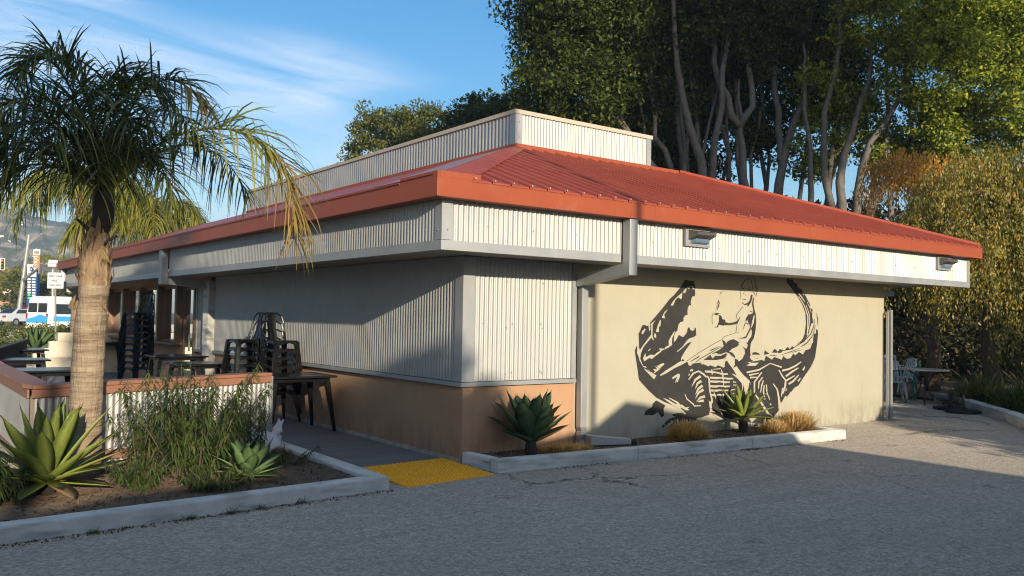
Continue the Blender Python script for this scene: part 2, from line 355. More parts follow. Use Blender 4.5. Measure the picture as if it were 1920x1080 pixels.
class MB:
    def __init__(s): s.v, s.f = [], []
    def add(s, vs, fs):
        k = len(s.v); s.v += [tuple(v) for v in vs]; s.f += [tuple(i+k for i in f) for f in fs]; return s
    def box(s, a, b, rz=0, piv=None):
        x0, y0, z0 = a; x1, y1, z1 = b
        vs = [Vector((x, y, z)) for z in (z0, z1) for x, y in ((x0, y0), (x1, y0), (x1, y1), (x0, y1))]
        if rz:
            pv = Vector(piv) if piv else Vector(((x0+x1)/2, (y0+y1)/2, 0)); mt = Matrix.Rotation(rz, 3, 'Z')
            vs = [mt @ (v-pv)+pv for v in vs]
        return s.add(vs, [(0, 3, 2, 1), (4, 5, 6, 7), (0, 1, 5, 4), (1, 2, 6, 5), (2, 3, 7, 6), (3, 0, 4, 7)])
    def hexa(s, q0, q1):
        """prism between two quads"""
        return s.add(list(q0)+list(q1), [(0, 3, 2, 1), (4, 5, 6, 7), (0, 1, 5, 4), (1, 2, 6, 5), (2, 3, 7, 6), (3, 0, 4, 7)])
    def prism(s, poly, z0, z1):
        n = len(poly); vs = [(x, y, z0) for x, y in poly]+[(x, y, z1) for x, y in poly]
        return s.add(vs, [tuple(range(n-1, -1, -1)), tuple(range(n, 2*n))]+[(i, (i+1) % n, n+(i+1) % n, n+i) for i in range(n)])
    def tube(s, pts, rad, n=8, cap=True):
        pts = [Vector(p) for p in pts]; m_ = len(pts)
        rads = rad if hasattr(rad, '__len__') else [rad]*m_
        up = Vector((0, 0, 1)); prev = None; rings = []
        for i, p in enumerate(pts):
            t = (pts[min(i+1, m_-1)]-pts[max(i-1, 0)]).normalized()
            if prev is None:
                a = t.cross(up) if abs(t.z) < .95 else t.cross(Vector((1, 0, 0)))
            else: a = prev-t*prev.dot(t)
            a.normalize(); prev = a; bb = t.cross(a)
            rings.append([p+(a*math.cos(2*math.pi*k/n)+bb*math.sin(2*math.pi*k/n))*rads[i] for k in range(n)])
        k0 = len(s.v)
        for rg in rings: s.v += [tuple(v) for v in rg]
        for i in range(m_-1):
            for k in range(n): s.f.append((k0+i*n+k, k0+i*n+(k+1) % n, k0+(i+1)*n+(k+1) % n, k0+(i+1)*n+k))
        if cap: s.f.append(tuple(k0+k for k in range(n-1, -1, -1))); s.f.append(tuple(k0+(m_-1)*n+k for k in range(n)))
        return s
    def ball(s, c, r, nu=8, nv=5, sc=(1, 1, 1)):
        k0 = len(s.v)
        for j in range(nv+1):
            th = math.pi*j/nv
            for i in range(nu):
                ph = 2*math.pi*i/nu
                s.v.append((c[0]+r*sc[0]*math.sin(th)*math.cos(ph), c[1]+r*sc[1]*math.sin(th)*math.sin(ph), c[2]+r*sc[2]*math.cos(th)))
        for j in range(nv):
            for i in range(nu): s.f.append((k0+j*nu+i, k0+(j+1)*nu+i, k0+(j+1)*nu+(i+1) % nu, k0+j*nu+(i+1) % nu))
        return s
    def mesh(s, name, smooth=False):
        me = bpy.data.meshes.new(name); me.from_pydata(s.v, [], s.f); me.validate(); me.update()
        if smooth: me.polygons.foreach_set('use_smooth', [True]*len(me.polygons))
        return me
    def build(s, name, mt, parent=None, smooth=False, bevel=0, loc=None):
        o = link(name, s.mesh(name, smooth), mt, parent, loc)
        if bevel:
            bv = o.modifiers.new('bevel', 'BEVEL'); bv.width = bevel; bv.segments = 2; bv.limit_method = 'ANGLE'; bv.angle_limit = R(40)
        return o
def np_mesh(name, V, F):
    """V (n,3), F (m,4) quads via foreach_set"""
    me = bpy.data.meshes.new(name); V = np.asarray(V, np.float32); F = np.asarray(F, np.int32); k = F.shape[1]
    me.vertices.add(len(V)); me.vertices.foreach_set('co', V.ravel())
    me.loops.add(F.size); me.loops.foreach_set('vertex_index', F.ravel())
    me.polygons.add(len(F)); me.polygons.foreach_set('loop_start', np.arange(0, F.size, k, dtype=np.int32))
    me.polygons.foreach_set('loop_total', np.full(len(F), k, np.int32))
    me.update(calc_edges=True); return me
def leaves(P, size, up=.3, aspect=.5, sizevar=.4, dirs=None, out=None):
    """diamond leaf faces at points P"""
    n = len(P); a = rng.normal(size=(n, 3)) if dirs is None else dirs+rng.normal(size=(n, 3))*.35
    a /= np.linalg.norm(a, axis=1)[:, None]+1e-9
    nrm = rng.normal(size=(n, 3)); nrm[:, 2] += up*2
    if out is not None: nrm += out*1.2
    b_ = np.cross(nrm, a); b_ /= np.linalg.norm(b_, axis=1)[:, None]+1e-9
    c_ = np.cross(a, b_)
    s_ = (size*(1+sizevar*(rng.random(n)*2-1)))[:, None]
    V = np.empty((n, 4, 3)); V[:, 0] = P-a*s_*.5; V[:, 1] = P+b_*s_*aspect*.5+c_*s_*.08-a*s_*.06; V[:, 2] = P+a*s_*.5; V[:, 3] = P-b_*s_*aspect*.5+c_*s_*.08-a*s_*.06
    return V.reshape(-1, 3), np.arange(4*n).reshape(n, 4)
def cat_vf(L):
    V, F, k = [], [], 0
    for v, f in L: V.append(v); F.append(f+k); k += len(v)
    return np.concatenate(V), np.concatenate(F)
def clump_crown(blobs, nclump, per, crad, size, inner=.25, up=.3, aspect=.5, low=-1.0, squash=.7):
    """leaf clumps spread over the shells of several ellipsoid blobs"""
    vol = np.array([b_[1][0]*b_[1][1]+b_[1][1]*b_[1][2] for b_ in blobs], float); vol /= vol.sum(); out = []
    for (c, rr), w in zip(blobs, vol):
        k = max(4, int(nclump*w)); d_ = rng.normal(size=(k, 3)); d_ /= np.linalg.norm(d_, axis=1)[:, None]
        d_[:, 2] = np.maximum(d_[:, 2], low)
        rad = 1+rng.normal(size=k)*.09; ins = rng.random(k) < inner; rad[ins] *= rng.random(ins.sum())*.7+.2
        cc = np.array(c)+d_*np.array(rr)*rad[:, None]
        cr_ = crad*(.6+.8*rng.random(k))
        q = rng.normal(size=(k, per, 3)); q /= np.linalg.norm(q, axis=2)[..., None]; q *= (rng.random((k, per, 1))**.45)
        q[..., 2] *= squash
        P = (cc[:, None]+q*cr_[:, None, None]).reshape(-1, 3)
        out.append(leaves(P, size, up, aspect, out=q.reshape(-1, 3)))
    return cat_vf(out)
def LOC(base, a, b_, c):
    """point a metres along the view's right, b away, c up from base"""
    return (base[0]+a*.8014+b_*.598, base[1]-a*.598+b_*.8014, base[2]+c)

